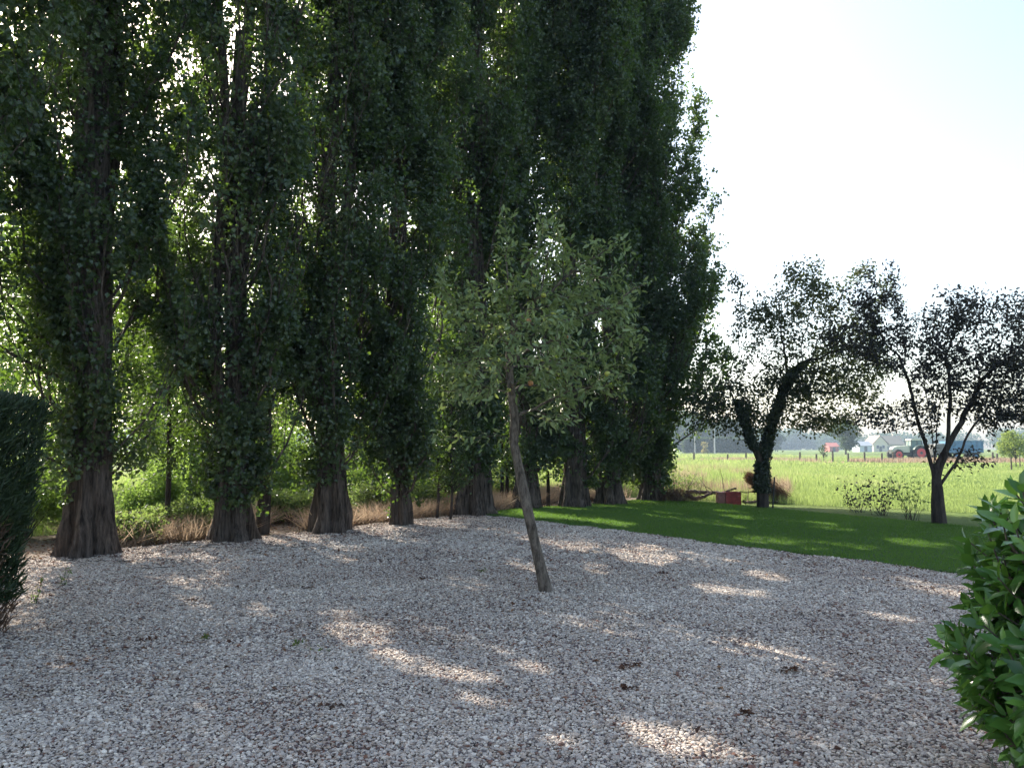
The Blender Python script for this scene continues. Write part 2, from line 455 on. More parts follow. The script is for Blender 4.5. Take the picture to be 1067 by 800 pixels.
jj = np.clip((q / np.linalg.norm(LEF - LE0) * 260).astype(int), 0, 259); e0 = lawn[jj] + r.normal(0, .05, (9000, 2)) + led * r.uniform(-.05, .05, 9000)[:, None]
e0 = e0[vnoise(e0[:, 0] * 5 + 9, e0[:, 1] * 5 + 9, 33) > .3]
V, F = blades(e0, r.uniform(.03, .085, len(e0)), r.uniform(.005, .009, len(e0)), r, .8, .015)
tag(mesh("edge_grass", V, F, M['grass'], rnd=r.random(len(e0))), 'ragged longer grass where the lawn meets the gravel', 'grass', kind='stuff')
# meadow beyond
def meadow():
    r = rng(31)
    VS, FS, RS, off = [], [], [], 0
    for y0, y1, n, h0, h1, w in ((13, 30, 260000, .10, .26, .014), (30, 60, 200000, .16, .34, .04), (60, 130, 120000, .2, .4, .12)):
        P = np.c_[r.uniform(-1, 1, n), r.uniform(y0, y1, n)]
        P[:, 0] = P[:, 0] * (P[:, 1] * .69 + 4)
        P = P[(P[:, 0] > .0 * P[:, 1]) | (P[:, 1] > 24)]
        rel = P - FE0
        side = rel[:, 0] * fed[1] - rel[:, 1] * fed[0]
        k = (side < .02) & ~inpoly(P, lp) & ~inpoly(P, gpoly)
        rr = (P - POP[0][:2]) @ nrm
        k &= (rr > 2.5) | ((P - FE0) @ rowd > .4)
        P = P[k]
        nz = vnoise(P[:, 0] * .13 + 20, P[:, 1] * .13 + 20, 7); nz2 = vnoise(P[:, 0] * .7 + 20, P[:, 1] * .7 + 20, 9)
        H = r.uniform(h0, h1, len(P)) * (.4 + .9 * nz + .5 * nz2)
        # rough unmown grass to the left of the ivy tree, closer cut on the right
        left = 1 / (1 + np.exp((P[:, 0] - P[:, 1] * .37) * .9))
        H *= .42 + 1.0 * left; H = np.maximum(H, r.uniform(.05, .10, len(P)))
        V, F = blades(P, H, w * r.uniform(.6, 1.3, len(P)), r, .4, 0)
        VS.append(V); FS.append(F + off); off += len(V)
        RS.append(np.clip(.05 + .75 * nz * nz2 + .35 * r.random(len(P)) + .25 * left * (vnoise(P[:, 0] * .3 + 9, P[:, 1] * .3 + 9, 12) > .55), 0, 1))
    o = mesh("meadow_grass", np.concatenate(VS), np.concatenate(FS), M['meadow'], rnd=np.concatenate(RS))
    tag(o, 'sunlit yellow green meadow grass beyond the shaded lawn', 'grass', kind='stuff')
meadow()
BR = []
def dry(name, label, P, h0, h1, w, lean, mat, seed):
    r = rng(seed); H = r.uniform(h0, h1, len(P)); V, F = blades(P, H, np.full(len(P), w), r, lean)
    tag(mesh(name, V, F, mat, rnd=r.random(len(P))), label, 'grass', kind='stuff')
r = rng(41)
t = r.uniform(-6, 17.5, 60000); w_ = 3.6 - 3.2 * r.random(60000) ** .8
P = POP[0][:2] + rowd * t[:, None] + nrm * w_[:, None]
k = vnoise(P[:, 0] * 1.1 + 30, P[:, 1] * 1.1 + 30, 14) > .52
dry("dry_grass", 'tangled pale straw coloured dry grass behind the poplar trunks', P[k & (t > .6)], .12, .5, .022, 1.5, M['dry_grass'], 42)
P2 = POP[0][:2] + rowd * r.uniform(-8, 30, 200000)[:, None] + nrm * r.uniform(3.4, 26, 200000)[:, None]
for q, (px, D, rx, h, lab) in enumerate(((232, 15.6, .7, .6, 'low green bramble behind the second poplar base'), (305, 16.6, .8, .65, 'low green bramble in the gap left of the twin trunked poplar'), (378, 18.0, .9, .7, 'low green bramble in the gap right of the twin trunked poplar'), (440, 19.0, .8, .7, 'low green bramble right of the slender fourth poplar'), (532, 22.5, .9, .8, 'low green bramble seen behind the fruit tree trunk'))):
    BR.append((px, D, rx, h, lab))
dry("rough_grass", 'sunlit green grass of the field seen between the poplar trunks', P2, .15, .6, .03, .4, M['meadow'], 43)
# pale seed heads in the rough grass
P3 = np.c_[r.uniform(4.5, 13, 30000), r.uniform(24, 48, 30000)]; P3 = P3[(P3[:, 0] < P3[:, 1] * .36) & (P3[:, 0] > P3[:, 1] * .17)]
k = vnoise(P3[:, 0] * .4 + 3, P3[:, 1] * .25 + 3, 15) > .42
dry("seeding_grass", 'pale pinkish seeding grass in the meadow left of the ivy clad tree', P3[k], .35, .7, .02, .3, M['dry_grass'], 44)
P4 = np.c_[r.uniform(10, 90, 40000), 84 + r.normal(0, 3.0, 40000)]; k = vnoise(P4[:, 0] * .15, P4[:, 1] * .3, 16) > .4
dry("fence_line_grass", 'brownish dry grass growing along the far line of fence posts', P4[k], .2, .6, .10, .3, M['dry_grass'], 45)

def haze():
    m = bpy.data.materials.new("haze"); m.use_nodes = True; nt = m.node_tree; nt.nodes.clear()
    o = nt.nodes.new("ShaderNodeOutputMaterial"); v = nt.nodes.new("ShaderNodeVolumePrincipled")
    v.inputs["Color"].default_value = (.62, .80, 1.0, 1); v.inputs["Density"].default_value = HAZE; v.inputs["Anisotropy"].default_value = .35
    nt.links.new(v.outputs[0], o.inputs["Volume"])
    tag(MB().box((0, 310, 13.5), (1500, 740, 29)).build("haze", m), 'pale summer haze over the far field', 'haze', kind='stuff')
HAZE = .0006
haze()

# ------------------------------------------------------------------ gaps in the crowns
# crown leaves cut away along the sun's direction to place the ground's sun flecks
FLECKS = [(280, 640, 22, 5), (380, 662, 32, 15), (352, 640, 14, 7), (430, 700, 42, 11), (490, 714, 38, 8), (592, 567, 38, 6), (676, 582, 34, 6), (770, 620, 50, 8), (628, 653, 54, 10), (688, 664, 50, 9),
          (790, 681, 46, 9), (858, 700, 44, 8), (700, 772, 52, 13), (735, 790, 40, 10), (940, 646, 34, 5), (975, 720, 30, 8), (548, 593, 26, 4), (624, 596, 12, 4), (800, 603, 24, 3), (487, 612, 20, 4), (355, 583, 14, 3),
          (505, 735, 30, 8), (70, 577, 26, 9), (748, 549, 34, 3), (700, 541, 24, 2), (815, 566, 46, 3), (890, 569, 46, 2.5), (960, 570, 30, 3), (770, 538, 20, 1.5), (640, 545, 20, 2), (870, 552, 24, 1.5),
          (330, 600, 10, 3), (470, 640, 12, 3), (560, 700, 16, 4), (20, 700, 20, 8), (600, 780, 24, 6)]
def open_gaps(C, r, p=.97):
    """True for leaves to keep"""
    G = C - np.array(sd)[None] * (C[:, 2:3] / sd.z)
    d = G - [0, 0, EYE]; f = d[:, 1] * CP + d[:, 2] * SP; up = -d[:, 1] * SP + d[:, 2] * CP
    f = np.where(f < .5, .5, f); px = 533.5 + 800 * d[:, 0] / f; py = 400 - 800 * up / f
    wob = vnoise(G[:, 0] * 3.1 + 60, G[:, 1] * 3.1 + 60, 90) - .5; wob2 = vnoise(G[:, 0] * 9 + 60, G[:, 1] * 9 + 60, 91) - .5
    keep = np.ones(len(C), bool)
    for (x, y, a, b) in FLECKS:
        q = ((px - x) / (a + 5)) ** 2 + ((py - y - (px - x) * .12) / (b + 3)) ** 2
        keep &= ~((q + wob * 1.3 + wob2 * .9 < .95) & (r.random(len(C)) < p))
    return keep

# ------------------------------------------------------------------ poplars
def poplar(idx, base, label, r_base, R_left, R_right, H=21, foliage0=1.5, stems=3, lean=0.0, nbr=130, leaves=215000, flare=.55, wide=1.0):
    r = rng(100 + idx)
    D = base[1]
    zcut = EYE + D * (466 / 800) * 1.12 + 1.2
    R_left *= 1.16; R_right *= 1.16
    root = thing("poplar_tree", label, "tree", base, 0, "row of tall poplars beside the gravel")
    # trunk: fluted and flared
    ns, nz = 96, 60
    th = np.arange(ns) * 2 * np.pi / ns
    zz = np.concatenate([np.linspace(-.06, 1.2, 22), np.linspace(1.3, 9, nz - 22)])
    ph = r.random(6) * 6.28
    rows = []
    cx = lean * np.clip(zz, 0, 6) + .06 * np.sin(zz * .7 + ph[0]); cy = .05 * np.sin(zz * .6 + ph[1])
    for z, x_, y_ in zip(zz, cx, cy):
        e = math.exp(-max(z, 0) / .55)
        rad = r_base * .58 * math.exp(-z / 11) * (1 + flare * e + .25 * math.exp(-max(z, 0) / 2.2))
        rad = max(rad, r_base * .2)
        bump_ = vnoise(th * 3.2 + 5, np.full(ns, z * 2.5 + 7), 40 + idx) - .5
        m = 1 + .20 * bump_ * (1 + e) + (.09 + .20 * e) * np.sin(5 * th + ph[2] + .25 * z) + (.05 + .06 * e) * np.sin(8 * th + ph[3] - .2 * z) + .035 * np.sin(19 * th + ph[4] + z) + .03 * np.sin(31 * th + ph[5] + .9 * z + 2 * bump_)
        rx = rad * m
        rows.append(np.c_[x_ + np.cos(th) * rx * wide, y_ + np.sin(th) * rx, np.full(ns, z) + .01 * np.sin(3 * th)])
    V = np.concatenate(rows); i = np.arange(len(zz) - 1)[:, None] * ns; j = np.arange(ns)[None]; k = (j + 1) % ns
    F = np.stack([i + j, i + k, i + ns + k, i + ns + j], -1).reshape(-1, 4)
    mesh("trunk", V, F, M['poplar_bark'], root, smooth=True)
    # stems and ascending branches
    lines = []; LP = []; LA = []
    axis = []
    for s in range(stems):
        a = r.random() * 6.28; off = (.0 if s == 0 else .32) * r.uniform(.6, 1.2)
        z0 = 0.9 if s == 0 else r.uniform(1.0, 2.4)
        t = np.linspace(0, 1, 26); z = z0 + (H * (1 - .1 * s) - z0) * t
        sp = off * (1 - np.exp(-4 * t)) * 2.2
        c = np.c_[lean * np.clip(z, 0, 6) + np.cos(a) * sp + .1 * np.sin(z * .8 + s), np.sin(a) * sp + .1 * np.cos(z * .7 + s), z]
        R = r_base * (.36 if s == 0 else .26) * (1 - t) ** .8 + .012
        lines.append((c, R)); axis.append(c)
    def prof(z):
        h = np.clip((z - foliage0 + .7) / (H - foliage0 + .7), 0, 1)
        return np.interp(h, [0, .05, .14, .35, .6, .8, .93, 1], [.45, .75, .95, 1.0, .95, .78, .45, .1])
    for b in range(nbr):
        c = axis[b % stems]
        z0 = foliage0 - .4 + (H * .86 - foliage0) * r.random() ** 1.15
        p0 = np.array([np.interp(z0, c[:, 2], c[:, q]) for q in (0, 1)] + [z0])
        a = r.random() * 6.28
        L = r.uniform(1.8, 4.2) * (1 if z0 < H * .7 else .6)
        Rm = (R_left if math.cos(a) < 0 else R_right)
        Rt = (.5 * (1.2) + Rm * .5 if abs(math.cos(a)) < .5 else Rm) * prof(z0 + L * .6) * r.uniform(.3, 1.0) ** .8
        t = np.linspace(0, 1, 9)
        rr_ = Rt * (1 - np.exp(-2.6 * t)) / .926
        aa = a + .5 * t * r.normal()
        tgt = np.c_[np.cos(aa) * rr_, np.sin(aa) * rr_]
        pts = np.c_[p0[0] + tgt[:, 0], p0[1] + tgt[:, 1], z0 + L * (t ** 1.15)]
        pts[1:, :2] += r.normal(0, .035, (8, 2))
        w0 = .012 + .028 * r.random() * (1 - z0 / H)
        lines.append((pts, w0 * (1 - t * .8)))
        LP.append((pts, 1.0 * L, .15))
        for q in range(5):
            t0 = r.uniform(.15, .85); k_ = t0 * 8; p = pts[int(k_)] + (pts[min(int(k_) + 1, 8)] - pts[int(k_)]) * (k_ % 1)
            a2 = a + r.normal(0, 1.1); l2 = r.uniform(.4, 1.1)
            tt = np.linspace(0, 1, 5)
            sp_ = np.c_[p[0] + np.cos(a2) * tt * l2 * .35, p[1] + np.sin(a2) * tt * l2 * .35, p[2] + l2 * tt]
            lines.append((sp_, .009 * (1 - tt * .7))); LP.append((sp_, l2 * 1.2, 0))
    # short tufts on the lower stem
    for q in range(45):
        z0 = foliage0 + 2.4 * r.random() ** 1.6 - .1; a = r.random() * 6.28; l2 = r.uniform(.35, .8)
        x0 = lean * min(z0, 6); tt = np.linspace(0, 1, 5); rr0 = r_base * .5
        sp_ = np.c_[x0 + np.cos(a) * (rr0 + tt * l2 * .6), np.sin(a) * (rr0 + tt * l2 * .6), z0 + l2 * tt * r.uniform(-.4, .9)]
        lines.append((sp_, .008 * (1 - tt * .7))); LP.append((sp_, l2 * 1.1, 0))
    V, F = tubes(lines[:stems], 12); mesh("stems", V, F, M['poplar_bark'], root, smooth=True)
    V, F = tubes(lines[stems:], 4); mesh("branches", V, F, M['poplar_bark'], root)
    tot = sum(l for _, l, _ in LP); C = []; A = []
    for pts, l, t0 in LP:
        n = int(leaves * l / tot)
        t = (t0 + (1 - t0) * r.random(n)) * (len(pts) - 1)
        i0 = np.minimum(t.astype(int), len(pts) - 2); f = (t - i0)[:, None]
        p = pts[i0] * (1 - f) + pts[i0 + 1] * f
        # leaves gather in small sprays
        ns_ = max(3, n // 9); sc_ = r.normal(0, 1, (ns_, 3)) * [.14, .14, .16]
        w = r.integers(0, ns_, n); ti = np.sort(r.random(ns_)); tw = ti[w] * (len(pts) - 1)
        i0 = np.minimum(tw.astype(int), len(pts) - 2); f = (tw - i0)[:, None]
        p = pts[i0] * (1 - f) + pts[i0 + 1] * f
        p = p + sc_[w] + r.normal(0, .045, (n, 3))
        C.append(p)
    C = np.concatenate(C)
    q = C + base; dn = .5 * vnoise(q[:, 0] * 1.5 + q[:, 1] * .9 + 60, q[:, 2] * .9 + 30, 60 + idx) + .5 * vnoise(q[:, 1] * 1.6 - q[:, 0] * .8 + 60, q[:, 2] * 1.1 + 20, 70 + idx)
    C = C[r.random(len(C)) < np.clip((dn - .30) * 4.2, .10, 1)]
    if idx in (1, 2, 4, 0):     # the bare streak up one side where the trunk shows
        az = np.arctan2(C[:, 1], C[:, 0] - lean * np.clip(C[:, 2], 0, 6)); a0 = math.atan2(-base[1], -base[0]) + (-.25, .05, 0, 0, .1)[idx]
        dd = np.abs((az - a0 + np.pi) % (2 * np.pi) - np.pi); wd = .28 + .3 * vnoise(C[:, 2] * .7 + 10, C[:, 2] * 0 + idx, 77)
        C = C[~((dd < wd) & (C[:, 2] > 2.3) & (r.random(len(C)) < (.72 if idx else .45)))]
    C = C[open_gaps(C + base, r)]; n = len(C)
    keep = (C[:, 2] < zcut) | (r.random(n) < .30)
    C = C[keep]; n = len(C); big = C[:, 2] >= zcut
    A = norm(r.normal(0, 1, (n, 3)) + [0, 0, -.45]); N = norm(r.normal(0, .8, (n, 3)) + norm(np.c_[C[:, :2], 0 * C[:, 2]]) * .8 + [0, 0, .4])
    L = r.uniform(.060, .098, n) * np.where(big, 1.95, 1.0)
    if D > 16: L *= 1.12
    V, F = leaf_geo(C, A, N, L, L * r.uniform(.8, 1.05, n))
    rnd = np.clip(vnoise(C[:, 0] * 2 + 30, C[:, 2] * 1.6, 30 + idx) * .5 + r.random(n) * .55, 0, 1)
    mesh("crown", V, F, M['poplar_leaf'], root, rnd=rnd)
    return root
PLAB = ['massive poplar with a broad flared grey trunk, nearest the conifer hedge',
        'poplar second from the conifer hedge, trunk base spreading to the right',
        'poplar with a twin fused trunk standing third from the conifer hedge',
        'slender straight poplar fourth from the hedge, its trunk base dark and narrow',
        'poplar with a ribbed double trunk at the corner where lawn meets gravel',
        'poplar directly behind the leaning fruit tree, trunk leaning slightly',
        'poplar third from the far end of the row, thick ribbed trunk on the lawn',
        'poplar second from the far end of the row, trunk at the back of the lawn',
        'last poplar at the far end of the row, full crown against the open sky']
PP = [dict(r_base=.44, R_left=1.85, R_right=1.75, foliage0=1.3, lean=-.03, flare=.35, wide=1.0, leaves=190000, nbr=130),
      dict(r_base=.38, R_left=1.45, R_right=1.4, foliage0=.95, lean=-.01, flare=.35),
      dict(r_base=.42, R_left=1.2, R_right=1.4, foliage0=1.1, lean=-.02, flare=.25, stems=2),
      dict(r_base=.26, R_left=1.4, R_right=1.4, foliage0=.95, flare=.15, lean=.005),
      dict(r_base=.48, R_left=1.3, R_right=1.35, foliage0=1.15, flare=.25, wide=1.1),
      dict(r_base=.42, R_left=1.3, R_right=1.4, foliage0=1.1, lean=-.03, flare=.25),
      dict(r_base=.42, R_left=1.4, R_right=1.5, foliage0=.95, flare=.25),
      dict(r_base=.42, R_left=1.5, R_right=1.6, foliage0=.95, flare=.25),
      dict(r_base=.40, R_left=1.6, R_right=2.3, foliage0=.7, flare=.35, H=19.5, nbr=190, leaves=260000, lean=.01)]
for i, (b, l, k) in enumerate(zip(POP, PLAB, PP)): poplar(i, b, l, **k)
b0 = POP[0] - np.r_[rowd * 2.55, 0]
poplar(20, b0, 'poplar standing behind the conifer hedge, mostly outside the left edge', r_base=.5, R_left=1.2, R_right=1.5, foliage0=1.4, leaves=150000)
poplar(21, POP[0] - np.r_[rowd * 5.0, 0], 'unseen poplar added beyond the left edge to shade the yard', r_base=.5, R_left=1.2, R_right=1.2, foliage0=1.4, leaves=50000)  # out of view, added for the shadow it casts on the gravel

# ------------------------------------------------------------------ grown trees
def grow(seedpts, att, step=.14, kill=.22, infl=9.0, maxit=90, r=None, up=0.0):
    P = [np.array(p, float) for p in seedpts]; par = [-1] + list(range(len(P) - 1))
    A = np.array(att); 
    N = np.array(P); d = np.linalg.norm(A[:, None] - N[None], axis=2); near = d.argmin(1); dist = d.min(1)
    alive = dist > kill
    A = A[alive]; near = near[alive]; dist = dist[alive]
    seen = set()
    for it in range(maxit):
        if len(A) == 0: break
        m = dist < infl; new = []; base = len(P)
        Pn = np.array(P); dirs = norm(A - Pn[near])
        for q in np.unique(near[m]):
            v = dirs[m & (near == q)].sum(0)
            v = v / (np.linalg.norm(v) + 1e-6) + r.normal(0, .16, 3) + [0, 0, up]
            v /= np.linalg.norm(v)
            key = (q, tuple(np.round(v, 1)))
            if key in seen: continue
            seen.add(key)
            new.append(P[q] + v * step); par.append(int(q))
        if not new: break
        P += new
        Nn = np.array(new); d = np.linalg.norm(A[:, None] - Nn[None], axis=2)
        j = d.argmin(1); dm = d[np.arange(len(A)), j]
        b = dm < dist; near = np.where(b, j + base, near); dist = np.where(b, dm, dist)
        keep = dist > kill; A = A[keep]; near = near[keep]; dist = dist[keep]
    return np.array(P), np.array(par)
def wood(P, par, r_base, tip=.004, limb=1.0, keepn=4, e=2.2, trunk_n=0, r_top=None):
    n = len(P); ch = [[] for _ in range(n)]
    for i in range(1, n): ch[par[i]].append(i)
    for _ in range(3):          # relax the zigzag of the growth steps, junctions move along
        acc = np.zeros((n, 3)); cnt = np.zeros(n); np.add.at(acc, par[1:], P[1:]); np.add.at(cnt, par[1:], 1)
        m = cnt > 0; m[0] = False; ids = np.where(m)[0]
        Q = P.copy(); Q[ids] = P[ids] * .5 + P[par[ids]] * .25 + .25 * acc[ids] / cnt[ids][:, None]; P[:] = Q
    rad = np.zeros(n); nt_ = sum(1 for c in ch if not c)
    e = math.log(max(nt_, 2)) / math.log(r_base / tip)
    for i in range(n - 1, -1, -1):
        rad[i] = tip if not ch[i] else (sum(rad[c] ** e for c in ch[i])) ** (1 / e)
    rad = np.maximum(rad * (1 - (1 - limb) * np.clip((P[:, 2] - .25) / 1.1, 0, 1)), tip * .8)
    lines = []; stack = [(0, None)]
    while stack:
        i, pr = stack.pop(); chain = [i] if pr is None else [pr, i]
        R = [rad[i]] if pr is None else [rad[i], rad[i]]
        while ch[i]:
            cs = sorted(ch[i], key=lambda c: -rad[c])
            for c in cs[1:]: stack.append((c, i))
            i = cs[0]; chain.append(i); R.append(rad[i])
        R = np.array(R)
        if len(R) > 6 and R[0] > .03:
            for _ in range(8): R[1:-1] = (R[:-2] + R[1:-1] + R[2:]) / 3
        lines.append((P[chain], R))
    return lines, rad, ch
def ellips(es, D, r, base):
    out = []
    for (cx, cy, rx, ry, n, *dz) in es:
        c = at(cx, cy, D + (dz[0] if dz else 0)); s = D / 800
        u = norm(r.normal(0, 1, (n, 3))) * (r.random((n, 1)) ** .45)
        out.append(c + u * np.array([rx * s, max(rx, ry) * s * .9, ry * s]) - base)
    return np.concatenate(out)
def split_wood(lines, rad_cut=.02):
    thick = [l for l in lines if l[1].max() > rad_cut]; thin = [l for l in lines if l[1].max() <= rad_cut]
    return thick, thin
def smooth_line(l):
    P, R = l; P = P.copy()
    if len(P) > 3:
        for _ in range(2): P[1:-1] = (P[:-2] + 2 * P[1:-1] + P[2:]) / 4
    return P, R
def leaves_on(P, par, rad, cut, per, spread, L0, L1, asp, r, mode='diamond', droop=-.3, clump=None):
    d = norm(P - P[np.maximum(par, 0)] + 1e-6)
    idx = np.where((rad < cut) & (np.arange(len(P)) > 3))[0]
    if clump is not None: idx = idx[clump(P[idx])]
    cl = vnoise(P[idx][:, 0] * 1.7 + 20, P[idx][:, 2] * 1.7 + 20 + P[idx][:, 1], 55)
    w = np.repeat(idx, (per * np.clip(.4 + 1.1 * cl, .2, 1.6)).astype(int)); n = len(w)
    C = P[w] + r.normal(0, spread, (n, 3))
    A = norm(d[w] * .7 + r.normal(0, .7, (n, 3)) + [0, 0, droop]); N = norm(r.normal(0, .6, (n, 3)) + [0, 0, .9])
    L = r.uniform(L0, L1, n)
    if mode == 'diamond': V, F = leaf_geo(C, A, N, L, L * asp)
    else:
        V, F = long_leaf_geo(C, A, N, L, L * asp, .3)
    return V, F, n

# fruit tree in the gravel
def fruit_tree():
    r = rng(5)
    base = gr(570, 618); D = base[1]
    tr = [at(x, y, D + dz) - base for x, y, dz in ((570, 619, 0), (566, 600, 0), (558, 570, 0), (549, 530, 0), (543, 500, 0), (538, 475, 0), (535, 455, 0), (536, 430, .02), (531, 405, .05), (529, 380, .08), (531, 350, .1))]
    tr[0][2] = -.03
    es = [(530, 375, 40, 34, 60, -.7), (575, 350, 50, 40, 60, -.7), (560, 320, 50, 42, 110), (500, 330, 36, 52, 85, -.1), (478, 395, 26, 38, 60, .3), (618, 315, 50, 38, 90, .2), (648, 350, 28, 36, 40, -.1), (605, 385, 42, 36, 75, -.3),
          (578, 250, 9, 36, 26, 0), (563, 240, 7, 30, 18, -.2), (592, 262, 8, 26, 18, .1), (526, 248, 7, 38, 24, .2), (505, 400, 30, 32, 45, -.5), (570, 400, 45, 40, 60, .6), (640, 405, 22, 16, 22, 0), (668, 297, 18, 10, 16, 0), (462, 300, 9, 40, 24, 0),
          (650, 262, 7, 25, 14, 0), (585, 440, 34, 9, 24, 0), (468, 455, 14, 16, 14, 0), (625, 258, 8, 20, 12, .3), (545, 290, 30, 20, 24, -.3)]
    att = ellips(es, D, r, base)
    P, par = grow(tr, att, .085, .13, r=r, up=.06)
    lines, rad, ch = wood(P, par, .082, .0032)
    # keep the trunk stout up to the fork
    P0, R0 = lines[0]
    k = np.arange(len(R0)); R0 = np.where(k < 9, .064 - .0022 * k, np.minimum(R0, .042)); R0[0] = .078
    lines[0] = (P0, R0)
    root = thing("fruit_tree", 'slender leaning fruit tree with grey green leaves growing out of the gravel', 'tree', base)
    # refine the trunk line so the bark has a wavering outline
    t = np.linspace(0, len(P0) - 1, len(P0) * 4); P1 = np.stack([np.interp(t, np.arange(len(P0)), P0[:, q]) for q in range(3)], 1); R1 = np.interp(t, np.arange(len(P0)), R0)
    R1 *= 1 + .05 * np.sin(t * 2.1) + r.normal(0, .012, len(t))
    V, F = tubes([(P1, R1)], 20); mesh("trunk", V, F, M['fruit_bark'], root, smooth=True)
    V, F = tubes(lines[1:], 6); mesh("branches", V, F, M['fruit_bark'], root, smooth=True)
    P = P.copy(); V, F, n = leaves_on(P, par, rad, .009, 7, .05, .072, .108, .40, r, 'long', -.05)
    rn = r.random(n); mesh("crown", V, F, M['fruit_leaf'], root, rnd=np.concatenate([np.tile(rn, 4), np.tile(rn, 2)]), smooth=True)
    # fruit
    th = np.linspace(0, np.pi, 8); ph = np.arange(10) * 2 * np.pi / 10
    def sph(c, s):
        V = [[c[0] + s * math.sin(a) * math.cos(b), c[1] + s * math.sin(a) * math.sin(b), c[2] + s * (math.cos(a) * .93 - .12 * math.exp(-(a * 3) ** 2))] for a in th for b in ph]
        i = np.arange(7)[:, None] * 10; j = np.arange(10)[None]; k = (j + 1) % 10
        return np.array(V), np.stack([i + j, i + 10 + j, i + 10 + k, i + k], -1).reshape(-1, 4)
    fm = plain('ripe fruit', (.36, .17, .06), .4, .3, 30); fm2 = plain('unripe fruit', (.42, .42, .08), .4, .2, 30)
    spots = [(548, 318, 0), (553, 322, 0), (546, 325, .1), (602, 350, 0), (551, 397, .1), (557, 399, 0), (573, 300, 1), (583, 304, 1), (567, 305, 1), (590, 298, 1), (538, 394, 1), (628, 372, 1), (512, 372, 1)]
    for (x, y, u) in spots:
        c = at(x, y, D - .45 - .2 * r.random()) - base
        j = np.linalg.norm(P - c, axis=1).argmin(); c = P[j] + [0, 0, -.05] if np.linalg.norm(P[j] - c) < .5 else c
        V, F = sph(c, r.uniform(.024, .032)); mesh("fruit", V, F, fm2 if u >= 1 else fm, root, smooth=True)
fruit_tree()

def tree_a():
    r = rng(6)
    base = gr(795, 530); D = base[1]
    root = thing("ivy_clad_tree", 'dark forked tree with an ivy covered trunk at the lawn edge', 'tree', base)
    tr = [at(x, y, D) - base for x, y in ((795, 531), (795, 520), (794, 508), (793, 495), (794, 482), (796, 470), (800, 455), (806, 438), (812, 420), (818, 402), (824, 385))]
    es = [(835, 330, 42, 45, 200), (795, 335, 34, 38, 130), (838, 287, 26, 17, 55), (767, 297, 5, 18, 14), (872, 390, 55, 42, 330), (830, 400, 40, 34, 240), (845, 370, 40, 30, 120), (890, 345, 34, 38, 120),
          (800, 410, 34, 28, 60), (752, 418, 26, 28, 90, -.3), (775, 440, 30, 22, 60), (905, 425, 24, 20, 50), (735, 432, 22, 22, 60, -.3), (800, 440, 30, 20, 70), (905, 380, 30, 30, 110), (870, 310, 24, 24, 60), (860, 440, 40, 14, 60), (780, 380, 25, 25, 30), (735, 405, 14, 12, 20), (920, 300, 16, 18, 22), (898, 283, 14, 12, 18)]
    att = ellips(es, D, r, base)
    lb = [at(x, y, D - .3) - base for x, y in ((786, 466), (779, 448), (772, 430))]
    P0_, pr_ = list(map(np.array, tr)), [-1] + list(range(len(tr) - 1)); pr = 4
    for e in lb + [at(764, 414, D - .3) - base, at(758, 402, D - .3) - base]:
        s0 = P0_[pr].copy(); k = max(1, int(np.linalg.norm(e - s0) / .14))
        for w in range(1, k + 1): P0_.append(s0 + (e - s0) * w / k + r.normal(0, .01, 3)); pr_.append(pr); pr = len(P0_) - 1
    P, par = grow(P0_, att, .15, .2, r=r)
    par = np.concatenate([pr_, par[len(P0_):]]).astype(int)
    lines, rad, ch = wood(P, par, .14, .0036, limb=.75)
    P0, R0 = lines[0]; k = np.arange(len(R0)); R0 = np.where(k < 9, np.maximum(R0, .165 - .011 * k), R0); lines[0] = (P0, R0)
    V, F = tubes([lines[0]], 14); mesh("trunk", V, F, M['dark_bark'], root, smooth=True)
    V, F = tubes(lines[1:], 6); mesh("branches", V, F, M['dark_bark'], root, smooth=True)
    V, F, n = leaves_on(P, par, rad, .011, 19, .11, .07, .12, .62, r)
    mesh("crown", V, F, M['walnut_leaf'], root, rnd=r.random(n))
    # ivy sleeves the trunk and both limbs
    C = []; N = []
    for (pts, R, n) in ((P0[1:14], R0[1:14], 7500), (np.array([P0[5]] + lb + [at(768, 416, D - .3) - base]), np.array([.08, .07, .06, .05, .03]), 3500)):
        t = r.random(n) * (len(pts) - 1); i0 = t.astype(int); f = (t - i0)[:, None]
        p = pts[i0] * (1 - f) + pts[np.minimum(i0 + 1, len(pts) - 1)] * f; a = r.random(n) * 6.283
        rr = (R[i0] + np.abs(r.normal(0.0, .032, n)))
        u = np.c_[np.cos(a), np.sin(a), 0 * a]; C.append(p + u * rr[:, None]); N.append(u)
    C = np.concatenate(C); N = np.concatenate(N); n = len(C); keep = C[:, 2] > .45; C = C[keep]; N = N[keep]; n = len(C)
    L = r.uniform(.05, .085, n); V, F = leaf_geo(C, norm(r.normal(0, .6, (n, 3)) + [0, 0, -.6]), N + r.normal(0, .4, (n, 3)), L, L * .95)
    mesh("ivy", V, F, M['ivy'], root, rnd=r.random(n))
    lm = MB().tube([P0[4] * 1.0] + [np.array(q) for q in lb], [.09, .08, .07, .05], 10); lm.build("limb", M['dark_bark'], root, smooth=True)
tree_a()

